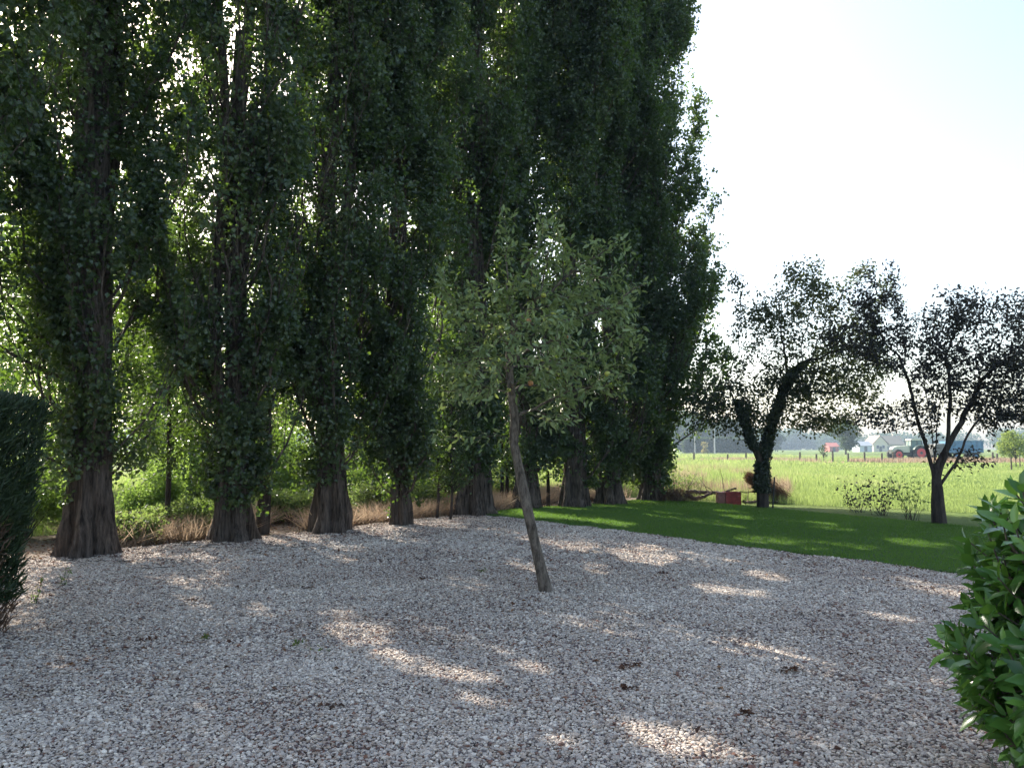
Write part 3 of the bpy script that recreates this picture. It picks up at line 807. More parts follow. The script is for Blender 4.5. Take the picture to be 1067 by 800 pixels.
def tree_b():
    r = rng(7)
    base = gr(978, 547); D = base[1]
    root = thing("purple_leaved_tree", 'purple leaved tree with several rising stems at the lawn edge behind the laurel', 'tree', base)
    tr = [at(x, y, D) - base for x, y in ((979, 548), (978, 535), (977, 522), (975, 508))]
    es = [(910, 310, 26, 30, 60, .2), (930, 275, 6, 6, 6), (930, 350, 42, 42, 120), (965, 365, 26, 36, 60), (998, 330, 26, 34, 120), (1035, 325, 34, 28, 120), (1050, 372, 45, 42, 330, -.2), (1035, 420, 40, 28, 200), (985, 385, 34, 34, 150),
          (1090, 350, 35, 50, 160), (960, 430, 20, 16, 22), (910, 438, 34, 8, 22), (1008, 478, 22, 12, 55), (870, 350, 16, 25, 25), (1075, 420, 25, 25, 60)]
    att = ellips(es, D, r, base)
    # stem guides: several rising stems
    P, par = list(map(np.array, tr)), [-1, 0, 1, 2]
    for q in range(1): pass
    stems = [[(971, 490), (966, 470), (960, 448), (953, 425), (947, 400), (938, 375)], [(976, 485), (972, 465), (970, 440), (965, 410), (960, 380)], [(980, 490), (986, 468), (990, 445), (988, 410), (986, 370)],
             [(984, 500), (996, 480), (1004, 458), (1018, 440), (1030, 420)], [(974, 478), (976, 455), (979, 430), (980, 400)], [(985, 470), (998, 445), (1010, 425), (1022, 395)]]
    par0 = [3, 3, 3, 3, 6, 11]
    tips = []
    for s, p0 in zip(stems, par0):
        pr = p0 if p0 < 4 else tips[0][0] if p0 == 6 else tips[1][0]
        own = []; dz = r.normal(0, .25)
        for q, (x, y) in enumerate(s):
            e = at(x, y, D + dz * (q + 1) / 4) - base; s0 = P[pr].copy(); k = max(1, int(np.linalg.norm(e - s0) / .13))
            for w in range(1, k + 1):
                P.append(s0 + (e - s0) * w / k + r.normal(0, .008, 3)); par.append(pr); pr = len(P) - 1
            own.append(pr)
        tips.append(own)
    # colonise from all stem nodes
    P0 = P[:]; par_ = par[:]
    P2, par2 = grow(P0, att, .13, .17, r=r)
    par2 = np.concatenate([par_, par2[len(P0):]]).astype(int)
    lines, rad, ch = wood(P2, par2, .15, .0036, limb=.68)
    V, F = tubes([lines[0]], 12); mesh("trunk", V, F, M['dark_bark'], root, smooth=True)
    V, F = tubes(lines[1:], 6); mesh("branches", V, F, M['dark_bark'], root, smooth=True)
    V, F, n = leaves_on(P2, par2, rad, .011, 18, .09, .07, .115, .5, r)
    mesh("crown", V, F, M['plum_leaf'], root, rnd=r.random(n))
tree_b()

# ------------------------------------------------------------------ shrubs and bushes
def bush(name, label, cat, c, rad, n, L0, L1, asp, mat, seed, group=None, stemmat=None, lumps=15, z0=.0, nst=16, hollow=.3):
    r = rng(seed); root = thing(name, label, cat, (c[0], c[1], 0), 0, group)
    ctr = norm(r.normal(0, 1, (lumps, 3))) * .55; ctr[:, 2] = r.uniform(-.5, .62, lumps)
    w = r.integers(0, lumps, n); u = norm(r.normal(0, 1, (n, 3))) * (hollow + (1 - hollow) * r.random((n, 1)))
    C = (ctr[w] + u * r.uniform(.35, .6, lumps)[w][:, None]); C = C * (1 + .5 * np.clip(vnoise(u[:, 0] * 4 + 9, u[:, 2] * 4 + 9 + w, seed + 1) - .55, 0, 1))[:, None] * rad * [1, 1, .62]; C[:, 2] += rad[2] * .48 + z0
    C = C[C[:, 2] > .02]; n = len(C)
    A = norm(r.normal(0, .8, (n, 3)) + [0, 0, .2]); N = norm(r.normal(0, .7, (n, 3)) + [0, 0, .5])
    L = r.uniform(L0, L1, n); V, F = leaf_geo(C, A, N, L, L * asp)
    mesh("foliage", V, F, mat, root, rnd=np.clip(vnoise(C[:, 0] * 2 + 30, C[:, 2] * 2 + 30, seed) * .6 + r.random(n) * .5, 0, 1))
    ls = []
    for q in range(nst):
        e = ctr[q % lumps] * rad * .8; e[2] = e[2] * .6 + rad[2] * .5; t = np.linspace(0, 1, 6)[:, None]
        p = e[None] * t ** 1.2 + r.normal(0, .02, (6, 3)) * t; ls.append((p, .014 * (1 - .8 * t[:, 0])))
    V, F = tubes(ls, 5); mesh("stems", V, F, stemmat or M['dark_bark'], root)
    return root
gb = "bushes in the sun behind the poplar trunks"
def gx(px, D): return ((px - 533.5) / 800 * D, D)
bush("green_bush", 'bright green pointed bush between the first two poplar trunks', 'bush', gx(165, 15.2), np.array([.75, .7, 1.45]), 9000, .05, .1, .5, M['bush_leaf'], 201, gb)
bush("bramble_bush", 'low green bramble at the foot of the first poplar', 'bush', gx(190, 14.2), np.array([.95, .6, .62]), 6500, .05, .08, .7, M['bramble_leaf'], 202, gb)
bush("bramble_bush", 'low bramble against the right side of the broadest poplar trunk', 'bush', gx(143, 12.9), np.array([.5, .45, .45]), 4000, .05, .08, .7, M['bramble_leaf'], 203, gb)
bush("green_bush", 'light green bush between the conifer hedge and the first poplar', 'bush', gx(34, 13.6), np.array([.9, .8, 1.5]), 9000, .05, .09, .6, M['bush_leaf'], 204, gb)
for q, (px, D, rx, h, lab) in enumerate(BR): bush("bramble_bush", lab, 'bush', gx(px, D), np.array([rx, .6, h]), 4500, .05, .08, .7, M['bramble_leaf'], 260 + q, gb)
hl = ['behind the gap left of the second poplar', 'behind the gap right of the second poplar', 'behind the twin trunked poplar', 'behind the gap right of the twin trunked poplar', 'behind the slender fourth poplar',
      'in the gap right of the slender fourth poplar', 'behind the trunk of the leaning fruit tree', 'in the gap before the two farthest poplars', 'behind the two farthest poplars']
for q, (px, D, rx, h) in enumerate(((215, 21, 1.6, 2.3), (300, 20.5, 1.3, 2.1), (372, 22, 1.6, 2.4), (385, 19.5, .8, 1.2), (440, 23, 1.5, 2.6), (468, 21.5, 1.0, 1.9), (530, 25, 1.7, 2.3), (612, 27, 1.6, 2.2), (662, 28, 1.6, 2.0))):
    bush("hedgerow_shrub", 'sunlit yellow green shrub ' + hl[q], 'shrub', gx(px, D), np.array([rx, 1.1, h]), 9500, .06, .11, .6, M['bush_leaf'], 210 + q, "hedgerow shrubs beyond the poplars")
for q, (px, D, rx, h, lab) in enumerate(((55, 24, 3.0, 8.5, 'tall leafy tree seen low between the hedge and the first poplar'), (160, 25, 2.2, 10.5, 'tall leafy tree beyond the gap between the first two poplars'), (285, 27, 2.2, 9.5, 'tall leafy tree beyond the gap after the second poplar'), (430, 30, 2.6, 9.0, 'tall leafy tree beyond the slender fourth poplar'))):
    bush("hedgerow_tree", lab, 'tree', gx(px, D), np.array([rx, 1.6, h]), 26000, .08, .14, .8, M['bush_leaf'], 230 + q, "trees beyond the poplar row", hollow=.15, z0=.3, lumps=34, nst=34)

# thin stems between the poplars
def stake(name, label, cat, px, py, top_dy, rad, mat, lean=0, group=None, D=None):
    b = gr(px, py) if D is None else np.array([*gx(px, D), 0]); h = top_dy / 800 * b[1]
    m = MB().tube([[0, 0, -.1], [lean * .5 + .01, 0, h * .5], [lean, 0, h]], [rad * 1.1, rad, rad * .85], 8)
    V = m; o = m.build(name, mat, None, smooth=True, loc=b); tag(o, label, cat, group); return o
def sapling(px, D, label, seed, rad=.06, h=6, trunks=1, n=5000, rx=.6):
    r = rng(seed); root = thing("young_tree", label, "tree", (*gx(px, D), 0), 0, "thin self sown trees among the poplars")
    ls = []; C = []
    for s in range(trunks):
        t = np.linspace(0, 1, 10); p = np.c_[.12 * s + .15 * (s + .3) * t, .05 * s * t, h * t] + np.c_[.03 * np.sin(t * 9), .03 * np.cos(t * 7), 0 * t]
        ls.append((p, rad * (1 - .7 * t)))
    V, F = tubes(ls, 10); mesh("trunk", V, F, M['dark_bark'], root, smooth=True)
    z = r.uniform(h * .22, h * 1.05, n); a = r.random(n) * 6.28; q = rx * np.sqrt(r.random(n)) * np.sin(np.clip((z / h - .1), 0, 1) * 3.0) + .05
    cl = r.integers(0, 90, n); cc = np.c_[np.cos(a[cl]) * q[cl], np.sin(a[cl]) * q[cl], z[cl]]; C = cc + r.normal(0, .13, (n, 3))
    L = r.uniform(.05, .08, n); V, F = leaf_geo(C, r.normal(0, 1, (n, 3)), r.normal(0, 1, (n, 3)) + [0, 0, .6], L, L * .9)
    mesh("crown", V, F, M['poplar_leaf'], root, rnd=r.random(n))
    bl = []
    for q in range(90):
        e = cc[q % len(cc)] if False else np.array([np.cos(a[q]), np.sin(a[q]), 0]) * rx * .5 + [0, 0, z[q]]
        t = np.linspace(0, 1, 4)[:, None]; bl.append(((1 - t) * np.array([.05, 0, z[q] - .3]) + t * e, .008 * (1 - .6 * t[:, 0])))
    V, F = tubes(bl, 4); mesh("branches", V, F, M['dark_bark'], root)
sapling(276, 14.4, 'thin bare stemmed young tree between the second and twin trunked poplars', 301, .13, 7)
sapling(176, 13.9, 'leafy young tree filling the gap between the first two poplars', 305, .05, 6.0, 1, 12000, 1.0)
sapling(522, 21.0, 'pair of thin young stems right of the double trunked poplar', 302, .055, 5, 2)
sapling(456, 17.2, 'very slim sapling left of the double trunked poplar', 303, .035, 4, 1, 3000)
sapling(470, 16.9, 'slim sapling touching the left side of the double trunked poplar', 304, .03, 4, 1, 3000)
stake("wooden_post", 'dark weathered post between poplars behind the leaning fruit tree', 'post', 571, 527, 36, .05, M['dark_bark'])

# conifer hedge on the left
def hedge():
    r = rng(61); root = thing("conifer_hedge", 'dark clipped conifer hedge end at the left edge of the gravel', 'hedge', (-4.95, 5.4, 0))
    hx, hy, hz = .78, 1.5, 2.0; n = 70000
    u = r.uniform(-1, 1, (n, 3)); k = r.integers(0, 5, n); s = 1 - np.abs(r.normal(0, .05, n))
    u[k == 0, 0] = s[k == 0]; u[k == 1, 0] = -s[k == 1]; u[k == 2, 1] = s[k == 2]; u[k == 3, 1] = -s[k == 3]; u[k == 4, 2] = s[k == 4]
    u[:, 1] += 0
    z = (u[:, 2] + 1) / 2
    wz = .80 + .2 * z ** .6 + .06 * (vnoise(u[:, 1] * 4 + 9, z * 5 + 9, 2) - .5)
    C = np.c_[u[:, 0] * hx * wz, u[:, 1] * hy * wz, z * hz + .05]
    C[:, 2] -= .09 * (np.abs(u[:, 0]) ** 6) + .05 * vnoise(u[:, 0] * 3 + 5, u[:, 1] * 4 + 5, 3)
    out = norm(np.c_[u[:, 0], u[:, 1], 0 * z + .05]); bare = (z < .5) & (k == 0) & (vnoise(u[:, 1] * 3 + 3, z * 3 + 3, 6) > .62)
    C = C + out * r.normal(.0, .03, n)[:, None]
    A = norm(out * .5 + [0, 0, .9] + r.normal(0, .45, (n, 3))); N = out + r.normal(0, .5, (n, 3)); L = r.uniform(.05, .13, n)
    V, F = leaf_geo(C, A, N, L, L * .2)
    low = (z < .16) | bare
    V4 = V.reshape(-1, 4, 3)
    mesh("foliage", V4[~low].reshape(-1, 3), np.arange((~low).sum() * 4).reshape(-1, 4), M['hedge_leaf'], root, rnd=r.random((~low).sum()))
    kk = low & (r.random(n) < .55)
    mesh("dead_foliage", V4[kk].reshape(-1, 3), np.arange(kk.sum() * 4).reshape(-1, 4), M['dead_spray'], root, rnd=r.random(kk.sum()))
    ls = []
    for q in range(40):
        x, y = r.uniform(-.6, .6), r.uniform(-1.4, 1.4); t = np.linspace(0, 1, 6)
        ls.append((np.c_[x + .1 * r.normal() * t, y + .1 * r.normal() * t, 1.9 * t - .05], .03 * (1 - .6 * t)))
    for q in range(260):
        y = r.uniform(-1.45, 1.45); z0 = r.uniform(.1, 1.4); t = np.linspace(0, 1, 5)
        ls.append((np.c_[.2 + .5 * t, y + .1 * r.normal() * t, z0 + .35 * t ** 1.4], .008 * (1 - .6 * t)))
    V, F = tubes(ls, 5); mesh("stems", V, F, M['fruit_bark'], root)
hedge()
def weed(px, py, h, label, seed, n=40):
    r = rng(seed); b = gr(px, py); root = thing("weed", label, "plant", b, 0, "small weeds in the gravel")
    ls = []; C = []; A = []
    for q in range(3):
        t = np.linspace(0, 1, 6); p = np.c_[(.05 + .03 * q) * r.normal() * t, .05 * r.normal() * t, h * r.uniform(.6, 1) * t]; ls.append((p, .004 * (1 - .6 * t)))
        i = r.integers(1, 6, n // 3); C.append(p[i] + r.normal(0, .008, (len(i), 3)))
    V, F = tubes(ls, 4); mesh("stem", V, F, M['ivy'], root)
    C = np.concatenate(C); n = len(C); L = r.uniform(.03, .06, n); V, F = leaf_geo(C, r.normal(0, 1, (n, 3)) + [0, 0, .3], r.normal(0, .5, (n, 3)) + [0, 0, 1], L, L * .35)
    mesh("leaves", V, F, M['bramble_leaf'], root, rnd=r.random(n))
weed(37, 632, .30, 'tallest dark weed rising from the gravel beside the conifer hedge', 71)
weed(66, 612, .22, 'thin weed in the gravel below the broadest poplar trunk', 72)
for q, (x, y, l) in enumerate(((212, 668, 'faint low weed in the gravel below the hedge end patch'), (305, 676, 'small low weed left of the large sun patch'), (332, 684, 'bright low weed closest to the large sun patch'), (505, 598, 'tiny weed left of the leaning fruit tree trunk'))):
    weed(x, y, .05, l, 80 + q, 30)

# laurel in the right foreground
def laurel():
    r = rng(91); c = np.array([2.51, 3.28, 0]); root = thing("laurel_bush", 'glossy green broad leaved laurel bush at the right foreground edge', 'bush', c)
    C = []; A = []; N = []; L = []; W_ = []; ls = []; young = []
    def surf(u):  # u unit vector -> surface point
        s = np.array([.50, .55, .62]); p = u * s; 
        k = 1 + .13 * math.sin(u[0] * 5 + u[2] * 7) + .08 * math.sin(u[1] * 9 + u[2] * 4)
        if u[2] < 0: p[:2] *= 1 + .35 * min(1, -u[2] * 1.4)
        return p * k + [0, 0, .77]
    for q in range(640):
        u = norm(r.normal(0, 1, 3)); e = surf(u) * 1.0; 
        inner = r.random() < .28
        top = u[2] > .5
        e = e + u * (r.uniform(-.05, .05) if not inner else r.uniform(-.22, -.08)) + (np.array([0, 0, r.uniform(0, .10)]) if top else 0)
        if e[2] < .12 + .1 * r.random(): continue
        d = norm(u * [.75, .75, .5] + [0, 0, .55] + r.normal(0, .2, 3)); ln = r.uniform(.10, .2); s = e - d * ln
        t = np.linspace(0, 1, 4)[:, None]; ls.append((s * (1 - t) + e * t, np.full(4, .0035)))
        ls.append((np.stack([[.0 + .1 * u[0], .1 * u[1], .25], s * .6 + [0, 0, .25], s]), np.array([.010, .006, .004])))
        k = r.integers(7, 12); az = r.random() * 6.28; ref = norm(np.cross(d, [.3, .5, .2])); rf2 = np.cross(d, ref)
        ytop = r.random() < .35
        for j in range(k):
            f = j / (k - 1); az += 2.4; rad = np.cos(az) * ref + np.sin(az) * rf2
            op = 1.35 - 1.0 * f   # lower leaves spread, top ones upright
            a = norm(rad * math.sin(op) + d * math.cos(op) + [0, 0, -.12 * (1 - f)])
            C.append(s + d * ln * (.1 + .9 * f)); A.append(a); N.append(norm(d * 1.0 - rad * .3 + r.normal(0, .15, 3)))
            l = r.uniform(.10, .15) * (1 - .35 * f ** 3); L.append(l); W_.append(l * r.uniform(.38, .46)); young.append(f * .5 if ytop else 0)
    C, A, N = np.array(C), np.array(A), np.array(N); L = np.array(L); W_ = np.array(W_); n = len(C)
    V, F = long_leaf_geo(C, A, N, L, W_, .22)
    rn = np.clip(r.random(n) * .55 + np.array(young), 0, 1)
    mesh("leaves", V, F, M['laurel_leaf'], root, rnd=np.concatenate([np.tile(rn, 4), np.tile(rn, 2)]), smooth=True)
    for q in range(8):
        a = r.random() * 6.28; t = np.linspace(0, 1, 5); ls.append((np.c_[.05 * np.cos(a) + .2 * np.cos(a) * t, .05 * np.sin(a) + .2 * np.sin(a) * t, .8 * t - .02], .014 * (1 - .5 * t)))
    V, F = tubes(ls, 6); mesh("stems", V, F, M['fruit_bark'], root, smooth=True)
laurel()
def heather():
    r = rng(95); b = np.array([2.02, 3.02, 0]); root = thing("low_shrub", 'low grey green needle leaved shrub at the foot of the laurel', 'shrub', b)
    C = []; A = []; ls = []
    for q in range(170):
        a = r.random() * 6.28; sp = r.uniform(.04, .30); h = r.uniform(.18, .36); t = np.linspace(0, 1, 6)
        p = np.c_[np.cos(a) * sp * t, np.sin(a) * sp * t, h * t]; ls.append((p, .003 * (1 - .5 * t)))
        i = r.random(70) * 4.9; k = i.astype(int); f = (i - k)[:, None]; pp = p[k] * (1 - f) + p[k + 1] * f
        C.append(pp); A.append(norm(np.array([np.cos(a) * .3, np.sin(a) * .3, .8]) + r.normal(0, .5, (70, 3))))
    C = np.concatenate(C); A = np.concatenate(A); n = len(C); L = r.uniform(.015, .03, n)
    V, F = leaf_geo(C, A, r.normal(0, 1, (n, 3)), L, L * .18); mesh("needles", V, F, leaf_mat('grey needles', [(.09, .11, .08), (.16, .18, .13)], (.15, .18, .1), .2, .6, .3), root, rnd=r.random(n))
    V, F = tubes(ls, 4); mesh("stems", V, F, M['fruit_bark'], root)
heather()

# sparse dark weeds at the lawn edge, between the two right trees
def wild(px, py, wpx, hpx, label, seed, n, mat):
    r = rng(seed); b = gr(px, py); D = b[1]; s = D / 800; root = thing("wild_plant", label, "plant", b, 0, "tall wild plants at the edge of the lawn")
    ls = []; C = []
    for q in range(n):
        x = r.uniform(-.5, .5) * wpx * s; h = hpx * s * r.uniform(.5, 1); t = np.linspace(0, 1, 6)
        p = np.c_[x * .25 + x * .75 * t, r.uniform(-.2, .2) + 0 * t, h * t] + np.c_[r.normal(0, .03, 6), r.normal(0, .03, 6), 0 * t]; p[0, 2] = -.02; ls.append((p, .006 * (1 - .7 * t)))
        k = r.integers(2, 6, 11); C.append(p[k] + r.normal(0, .07, (11, 3)))
    C = np.concatenate(C); m = len(C); L = r.uniform(.05, .1, m); V, F = leaf_geo(C, r.normal(0, 1, (m, 3)), r.normal(0, .6, (m, 3)) + [0, 0, .6], L, L * .6)
    mesh("leaves", V, F, mat, root, rnd=r.random(m)); V, F = tubes(ls, 4); mesh("stems", V, F, M['dark_bark'], root)
wild(893, 533, 45, 32, 'sparse dark leaved wild plant, nearer the ivy clad tree', 401, 16, M['plum_leaf'])
wild(918, 536, 50, 42, 'taller sparse dark leaved wild plant halfway between the two lawn trees', 402, 18, M['plum_leaf'])
wild(950, 541, 34, 46, 'pale flowering wild plant next to the purple leaved tree', 403, 16, M['meadow'])
wild(700, 520, 30, 34, 'leafy green wild plant beside the last poplar', 404, 30, M['bramble_leaf'])
wild(716, 519, 26, 26, 'low green wild plant at the left end of the felled branches', 405, 26, M['bramble_leaf'])

# ------------------------------------------------------------------ wood pile, crate, dead conifer, leaning post
wood_m = bark_mat('dry wood', (.07, .05, .04), (.2, .15, .12), 9, .3)
def branch(pts, rads, label, r, twigs=4):
    D = pts[0][2]; P = np.array([at(x, y, d) for x, y, d in pts]); b = P[0].copy(); b[2] = 0
    root = thing("felled_branch", label, "branch", b, 0, "felled branches behind the lawn"); P = P - b
    t = np.linspace(0, len(P) - 1, len(P) * 5); Q = np.stack([np.interp(t, np.arange(len(P)), P[:, k]) for k in range(3)], 1) + r.normal(0, .012, (len(t), 3))
    V, F = tubes([(Q, np.interp(t, np.arange(len(P)), rads))], 9); mesh("limb", V, F, wood_m, root, smooth=True)
    if twigs < 2: return
    ls = []
    for q in range(twigs):
        p = Q[r.integers(2, len(Q) - 1)]; e = p + r.normal(0, .22, 3) + [0, 0, .12]; ls.append((np.stack([p, (p + e) / 2 + r.normal(0, .03, 3), e]), np.array([.014, .009, .005])))
    V, F = tubes(ls, 5); mesh("twigs", V, F, wood_m, root)
r = rng(55)
branch([(715, 512, 23.2), (732, 513, 23.2), (750, 514, 23.1), (768, 508, 23.0)], [.05, .06, .05, .03], 'long straight felled branch lying highest beside the red crate', r)
branch([(714, 515, 22.8), (722, 519, 22.8), (732, 518, 22.8), (742, 514, 22.8)], [.06, .06, .05, .04], 'curved felled branch sagging to the ground left of the red crate', r, 7)
branch([(752, 513, 22.9), (775, 512.5, 23), (800, 512, 23)], [.03, .025, .02], 'thin pale pole lying across the top of the red crate', r, 1)
branch([(775, 522.5, 22.0), (790, 523, 22.1), (812, 523, 22.2)], [.045, .04, .03], 'low branch lying on the grass right of the red crate', r, 3)
bush("brush_pile", 'heap of tangled brown dead twigs at the foot of the last poplar', 'brushwood', gx(706, 22.6), np.array([.62, .4, .36]), 2600, .08, .2, .06, M['dead_spray'], 501, None, wood_m, nst=60)
# red crate with slats and an open front
def crate():
    b = gr(763, 525.5); root = thing("red_crate", 'weathered red wooden crate standing in the grass by the felled branches', 'crate', b, -.08)
    red = plain('red paint', (.25, .035, .028), .7, .35, 9); old = plain('faded red wood', (.28, .12, .10), .8, .3, 9)
    w, d, h = .42, .4, .36
    for s in (-1, 1):
        for q in range(3):
            MB().box((0, s * (d / 2 - .01), .06 + q * .12), (w, .018, .11)).build("side_board", red, root)
            MB().box((s * (w / 2 - .012), 0, .06 + q * .12), (.018, d - .06, .11)).build("end_board", old, root)
    for sx in (-1, 1):
        for sy in (-1, 1): MB().box((sx * (w / 2 - .035), sy * (d / 2 - .035), h / 2), (.04, .04, h)).build("corner_post", old, root)
    MB().box((0, 0, .02), (w - .06, d - .06, .02)).build("bottom", old, root)
    # grey faded end panel seen on the left
    MB().box((-w / 2 - .11, 0, h / 2), (.20, .34, h * .92)).build("faded_box_end", old, root)
crate()
def dead_conifer():
    r = rng(77); b = gr(803, 524); b[1] += .35; root = thing("dead_conifer", 'brown dead conifer leaning behind the ivy clad trunk', 'dead tree', b)
    top = at(781, 497, b[1] + .1) - b; foot = at(818, 523, b[1]) - b; foot[2] = .03
    t = np.linspace(0, 1, 10)[:, None]; ax = foot * (1 - t) + top * t; V, F = tubes([(ax, np.linspace(.03, .01, 10))], 8); mesh("trunk", V, F, wood_m, root, smooth=True)
    n = 9000; q = r.random(n); p = foot + (top - foot) * q[:, None]; w = .07 + .17 * (1 - np.abs(q - .35) * 1.25)
    p = p + r.normal(0, 1, (n, 3)) * (w * .6)[:, None]; p[:, 2] = np.maximum(p[:, 2], .02)
    A = norm(norm(top - foot) + r.normal(0, .35, (n, 3))); L = r.uniform(.06, .14, n); V, F = leaf_geo(p, A, r.normal(0, 1, (n, 3)), L, L * .13)
    mesh("dead_foliage", V, F, M['dead_spray'], root, rnd=r.random(n))
dead_conifer()
b = gr(805, 531)
m = MB().tube([[0, 0, -.05], [.035, 0, .4], [.075, 0, .84]], [.022, .022, .02], 8); tag(m.build("leaning_stake", plain('dark stake', (.03, .03, .03), .7), None, True, b), 'thin dark stake leaning right beside the ivy clad trunk', 'stake')

# ------------------------------------------------------------------ far side of the field
postm = bark_mat('post wood', (.08, .065, .05), (.2, .17, .14), 12, .2)
places = ['at the left below the dark far hedge', 'left of the ivy clad trunk', 'seen just left of the ivy clad trunk', 'right of the ivy clad trunk', 'second past the ivy clad trunk', 'below the red shed', 'below the small round tree',
          'right of the small round tree', 'below the cream house', 'just left of the tractor', 'right of the blue trailer', 'farther right of the blue trailer']
for px, h, pl in zip((722, 757, 776, 832, 849, 866, 882, 899, 917, 929, 1032, 1036.5), (1.1, .9, 1, 1.1, .9, 1.2, 1.0, 1.1, 1.0, 1.1, 1.1, .95), places):
    D = 82; m = MB().tube([[0, 0, -.1], [.02, 0, h * .5], [.03, 0, h]], [.10, .10, .09], 8)
    tag(m.build("fence_post", postm, None, False, (*gx(px, D), 0)), 'weathered fence post in the far field, ' + pl, 'post', 'fence posts across the far field')
stake("fence_post", 'nearest and tallest fence post in the field at the right edge', 'post', 1054, 491, 15, .05, postm)
stake("fence_post", 'nearer thin fence post right of the tallest one at the right edge', 'post', 1063, 487, 14, .04, postm)
wire = MB(); 
for z in (.45, .9):
    P = np.array([[x, 82, z + .03 * math.sin(x)] for x in np.linspace(18, 56, 30)]); wire.tube(P, np.full(30, .006), 4)
tag(wire.build("fence_wire", plain('wire', (.25, .25, .25), .5, metal=.8)), 'two thin wires strung along the far fence posts', 'wire')

def far_tree(name, label, px, D, h, rx, n, L, mat, seed, trunk=.3, low=.25, group=None):
    r = rng(seed); root = thing(name, label, "tree", (*gx(px, D), 0), 0, group)
    k = 26; z = r.uniform(low, .92, k); pr = np.sin(np.clip((z - low * .6) / (1 - low * .6), 0, 1) * 3.14) ** .6
    a = r.random(k) * 6.28; cc = np.c_[np.cos(a) * rx * .62 * pr * r.random(k) ** .4, np.sin(a) * rx * .62 * pr, z * h]
    w = r.integers(0, k, n); C = cc[w] + norm(r.normal(0, 1, (n, 3))) * (r.random((n, 1)) ** .5) * [rx * .4, rx * .4, h * .13]
    Ls = r.uniform(.6, 1.3, n) * L; V, F = leaf_geo(C, r.normal(0, 1, (n, 3)), r.normal(0, 1, (n, 3)), Ls, Ls * .8)
    mesh("crown", V, F, mat, root, rnd=r.random(n))
    ls = [(np.array([[0, 0, -.2], [0, 0, h * .3], [.1, 0, h * .8]]), np.array([trunk, trunk * .7, trunk * .2]))]
    for c in cc[::3]: ls.append((np.stack([[0, 0, h * .22], c * [.5, .5, .8], c]), np.array([trunk * .5, trunk * .3, .03])))
    V, F = tubes(ls, 8); mesh("trunk", V, F, M['dark_bark'], root, smooth=True); return root
far_tree("round_tree", 'small round crowned tree alone in the far field left of the cream house', 880, 175, 7.5, 4.2, 5000, .4, M['far_leaf'], 601, .22)
fl = ['behind the dark far hedge nearest the last poplar', 'over the dark far hedge, left of the utility pole', 'behind the utility pole', 'right of the utility pole', 'seen through the fork of the ivy clad tree']
for q, (px, D, h, rx) in enumerate(((703, 260, 15, 7), (722, 255, 13, 7), (741, 265, 12, 7), (757, 250, 11, 6), (800, 290, 9, 7))):
    far_tree("broadleaf_tree", 'dark green distant tree ' + fl[q], px, D, h, rx, 5000, .8, M['far_leaf'], 610 + q, .4, .15, "trees behind the far hedge")
far_tree("young_tree", 'light green young tree at the right edge of the far field', 1056, 62, 2.9, 1.5, 2500, .14, M['young_leaf'], 620, .04, .35, "young trees at the right edge")
far_tree("young_tree", 'yellow green young tree just right of the blue wood, left of its neighbour', 1051, 66, 2.6, 1.2, 2200, .14, M['young_leaf'], 621, .04, .4, "young trees at the right edge")
far_tree("young_tree", 'bare thin young tree in the field left of the red shed', 857, 84, 1.9, .7, 70, .2, M['far_leaf'], 622, .05, .4)
far_tree("golden_shrub", 'small yellow green rounded shrub in front of the dark far hedge', 733, 200, 3.0, 1.3, 1200, .25, leaf_mat('golden leaves', [(.25, .22, .06), (.35, .3, .1)], (.4, .35, .1), .3, .6, .3), 623, .08, .1)
# clipped dark hedge
def far_hedge():
    r = rng(630); x0, x1, D = gx(711, 215)[0], gx(783, 215)[0], 215; n = 16000; root = thing("clipped_hedge", 'long dark clipped hedge across the far left side of the field', 'hedge', ((x0 + x1) / 2, D, 0))
    w = (x1 - x0) / 2; C = np.c_[r.uniform(-w, w, n), r.uniform(-1, 1, n), r.uniform(0, 1, n) ** .8]
    C[:, 2] = C[:, 2] * (3.9 + .5 * vnoise(C[:, 0] * .3 + 20, C[:, 1] * 0 + 3, 4)); L = r.uniform(.25, .6, n); V, F = leaf_geo(C, r.normal(0, 1, (n, 3)), r.normal(0, 1, (n, 3)), L, L * .8)
    mesh("foliage", V, F, M['far_leaf'], root, rnd=r.random(n) * .5)
    ls = [(np.array([[x, 0, -.1], [x, 0, 3.2]]), np.array([.08, .04])) for x in np.linspace(-w, w, 24)]; V, F = tubes(ls, 5); mesh("stems", V, F, M['dark_bark'], root)
far_hedge()
# distant wood
def wood_line():
    r = rng(640); n = 130000
    x = r.uniform(30, 520, n); D = r.uniform(0, 40, n) + 470 - .15 * (x - 200) * 0
    k = 260; cx = r.uniform(-330, 560, k); ch_ = r.uniform(10, 14.5, k) + 2 * np.sin(cx * .02); cd = r.uniform(460, 505, k); cr = r.uniform(5, 10, k)
    w = r.integers(0, k, n); u = norm(r.normal(0, 1, (n, 3))) * r.random((n, 1)) ** .33
    C = np.c_[cx[w], cd[w], ch_[w] * .5] + u * np.c_[cr[w], cr[w], ch_[w] * .55]; C = C[C[:, 2] > 0]; n = len(C)
    L = r.uniform(.8, 1.9, n); V, F = leaf_geo(C, r.normal(0, 1, (n, 3)), r.normal(0, 1, (n, 3)), L, L * .8)
    tag(mesh("distant_wood", V, F, M['far_leaf'], rnd=r.random(n)), 'hazy blue green wood along the horizon behind the field', 'wood', kind='stuff')
wood_line()

